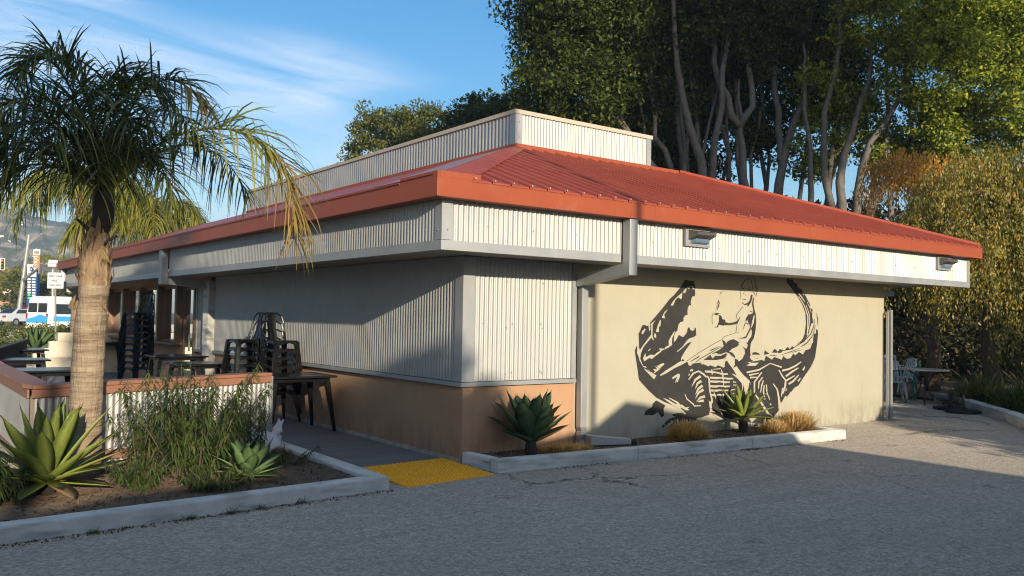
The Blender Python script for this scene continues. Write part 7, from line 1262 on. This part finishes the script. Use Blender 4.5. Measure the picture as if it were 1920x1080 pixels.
mass('roadside_trees', 'olive trees rising behind the price sign', (8, 118, 0), [(VL(x, 0, 3.0+.8*math.sin(x)), (2.2, 2, 2.8)) for x in (2.5, 5.5, 8.5, 11.5)], 320, 50, .8, .45, M['ficusl'], 'trees')
mass('far_wood', 'low line of trees far beyond the street', (40, 260, 0), [(VL(x, 0, 4+1.5*math.sin(x*.3)), (9, 5, 5)) for x in range(-90, 60, 10)], 700, 50, 2.0, 1.2, M['darkhedge'], 'trees')

# ================================================================== HILLS
ridge = [(-900, 400), (-500, 360), (-300, 375), (-150, 370), (-60, 382), (0, 390), (38, 393), (62, 406), (78, 411), (112, 416), (150, 428), (190, 418), (212, 412), (235, 430), (255, 421), (300, 424), (340, 419), (380, 424), (430, 432), (520, 440), (700, 455), (1000, 470), (1400, 480), (2000, 490)]
az, el = [], []
for px, py in ridge:
    v = vd+r2*((px-960)/FPX)-u2*((py-540)/FPX); az.append(math.atan2(v.y, v.x)); el.append(v.z/math.hypot(v.x, v.y))
az, el = np.array(az)[::-1], np.array(el)[::-1]
na, nr = 420, 90; A_ = np.linspace(az[0], az[-1], na); E_ = np.interp(A_, az, el); D_ = np.linspace(430, 900, nr)
AA, DD = np.meshgrid(A_, D_, indexing='ij'); u = (DD-430)/470
def fbm(x, y, seed, oct=6):
    rg = np.random.default_rng(seed); s_ = 0; a = 1; f = 1
    for o in range(oct):
        g = rg.normal(size=(64, 64)); xi, yi = (x*f) % 64, (y*f) % 64; x0, y0 = xi.astype(int), yi.astype(int); fx, fy = xi-x0, yi-y0
        fx, fy = fx*fx*(3-2*fx), fy*fy*(3-2*fy); x1, y1 = (x0+1) % 64, (y0+1) % 64
        s_ = s_+a*((g[x0, y0]*(1-fx)+g[x1, y0]*fx)*(1-fy)+(g[x0, y1]*(1-fx)+g[x1, y1]*fx)*fy); a *= .52; f *= 2.03
    return s_
nz = fbm(AA*13, DD/110, 3, 4); nz2 = np.abs(fbm(AA*24, DD/120, 5, 4))
Zr = E_[:, None]*900+1.67
Z = Zr*(u**.85)*(1-.0*u)+(nz*5-nz2*6)*np.sin(np.pi*np.clip(u, 0, 1))**1.3*1.3+(fbm(A_[:, None]*120+0*DD, 0*DD, 8)*.7)*u+fbm(AA*90, DD/20, 4, 4)*.9*np.sin(np.pi*u)
Z = np.maximum(Z*np.clip(u*6, 0, 1), -.3)
V = np.stack([CAM.x+DD*np.cos(AA), CAM.y+DD*np.sin(AA), Z], 2).reshape(-1, 3)
i, j = np.meshgrid(np.arange(na-1), np.arange(nr-1), indexing='ij'); k = i*nr+j
F = np.stack([k, k+1, k+nr+1, k+nr], 2).reshape(-1, 4)
me = np_mesh('hills', V, F); me.polygons.foreach_set('use_smooth', [True]*len(F)); props(link('hills', me, M['hill']), kind='structure')
rg = np.random.default_rng(11); hv = MB()
for q in range(150):      # specks of houses on the slopes
    a_ = rg.integers(140, 400); d2 = int(rg.integers(28, 80)); p = V[a_*nr+d2]; s_ = rg.uniform(.5, 1.6)
    hv.box((p[0]-s_, p[1]-s_*.6, p[2]-1.0), (p[0]+s_, p[1]+s_*.6, p[2]+rg.uniform(.4, .9)))
props(hv.build('hillside_houses', M['whitewall']), 'tiny pale houses scattered over the mountain slopes', 'houses', None, 'stuff')

# ================================================================== AIR
hz = bpy.data.materials.new('haze'); hz.use_nodes = True; nt = hz.node_tree; nt.nodes.clear()
o = nt.nodes.new('ShaderNodeOutputMaterial'); v = nt.nodes.new('ShaderNodeVolumePrincipled'); v.inputs['Color'].default_value = (.58, .76, 1.0, 1); v.inputs['Density'].default_value = HAZE; v.inputs['Anisotropy'].default_value = .1
nt.links.new(v.outputs[0], o.inputs['Volume'])
props(MB().box((-1510, -1510, -1.2), (1510, 1510, 128)).build('haze', hz), kind='stuff')
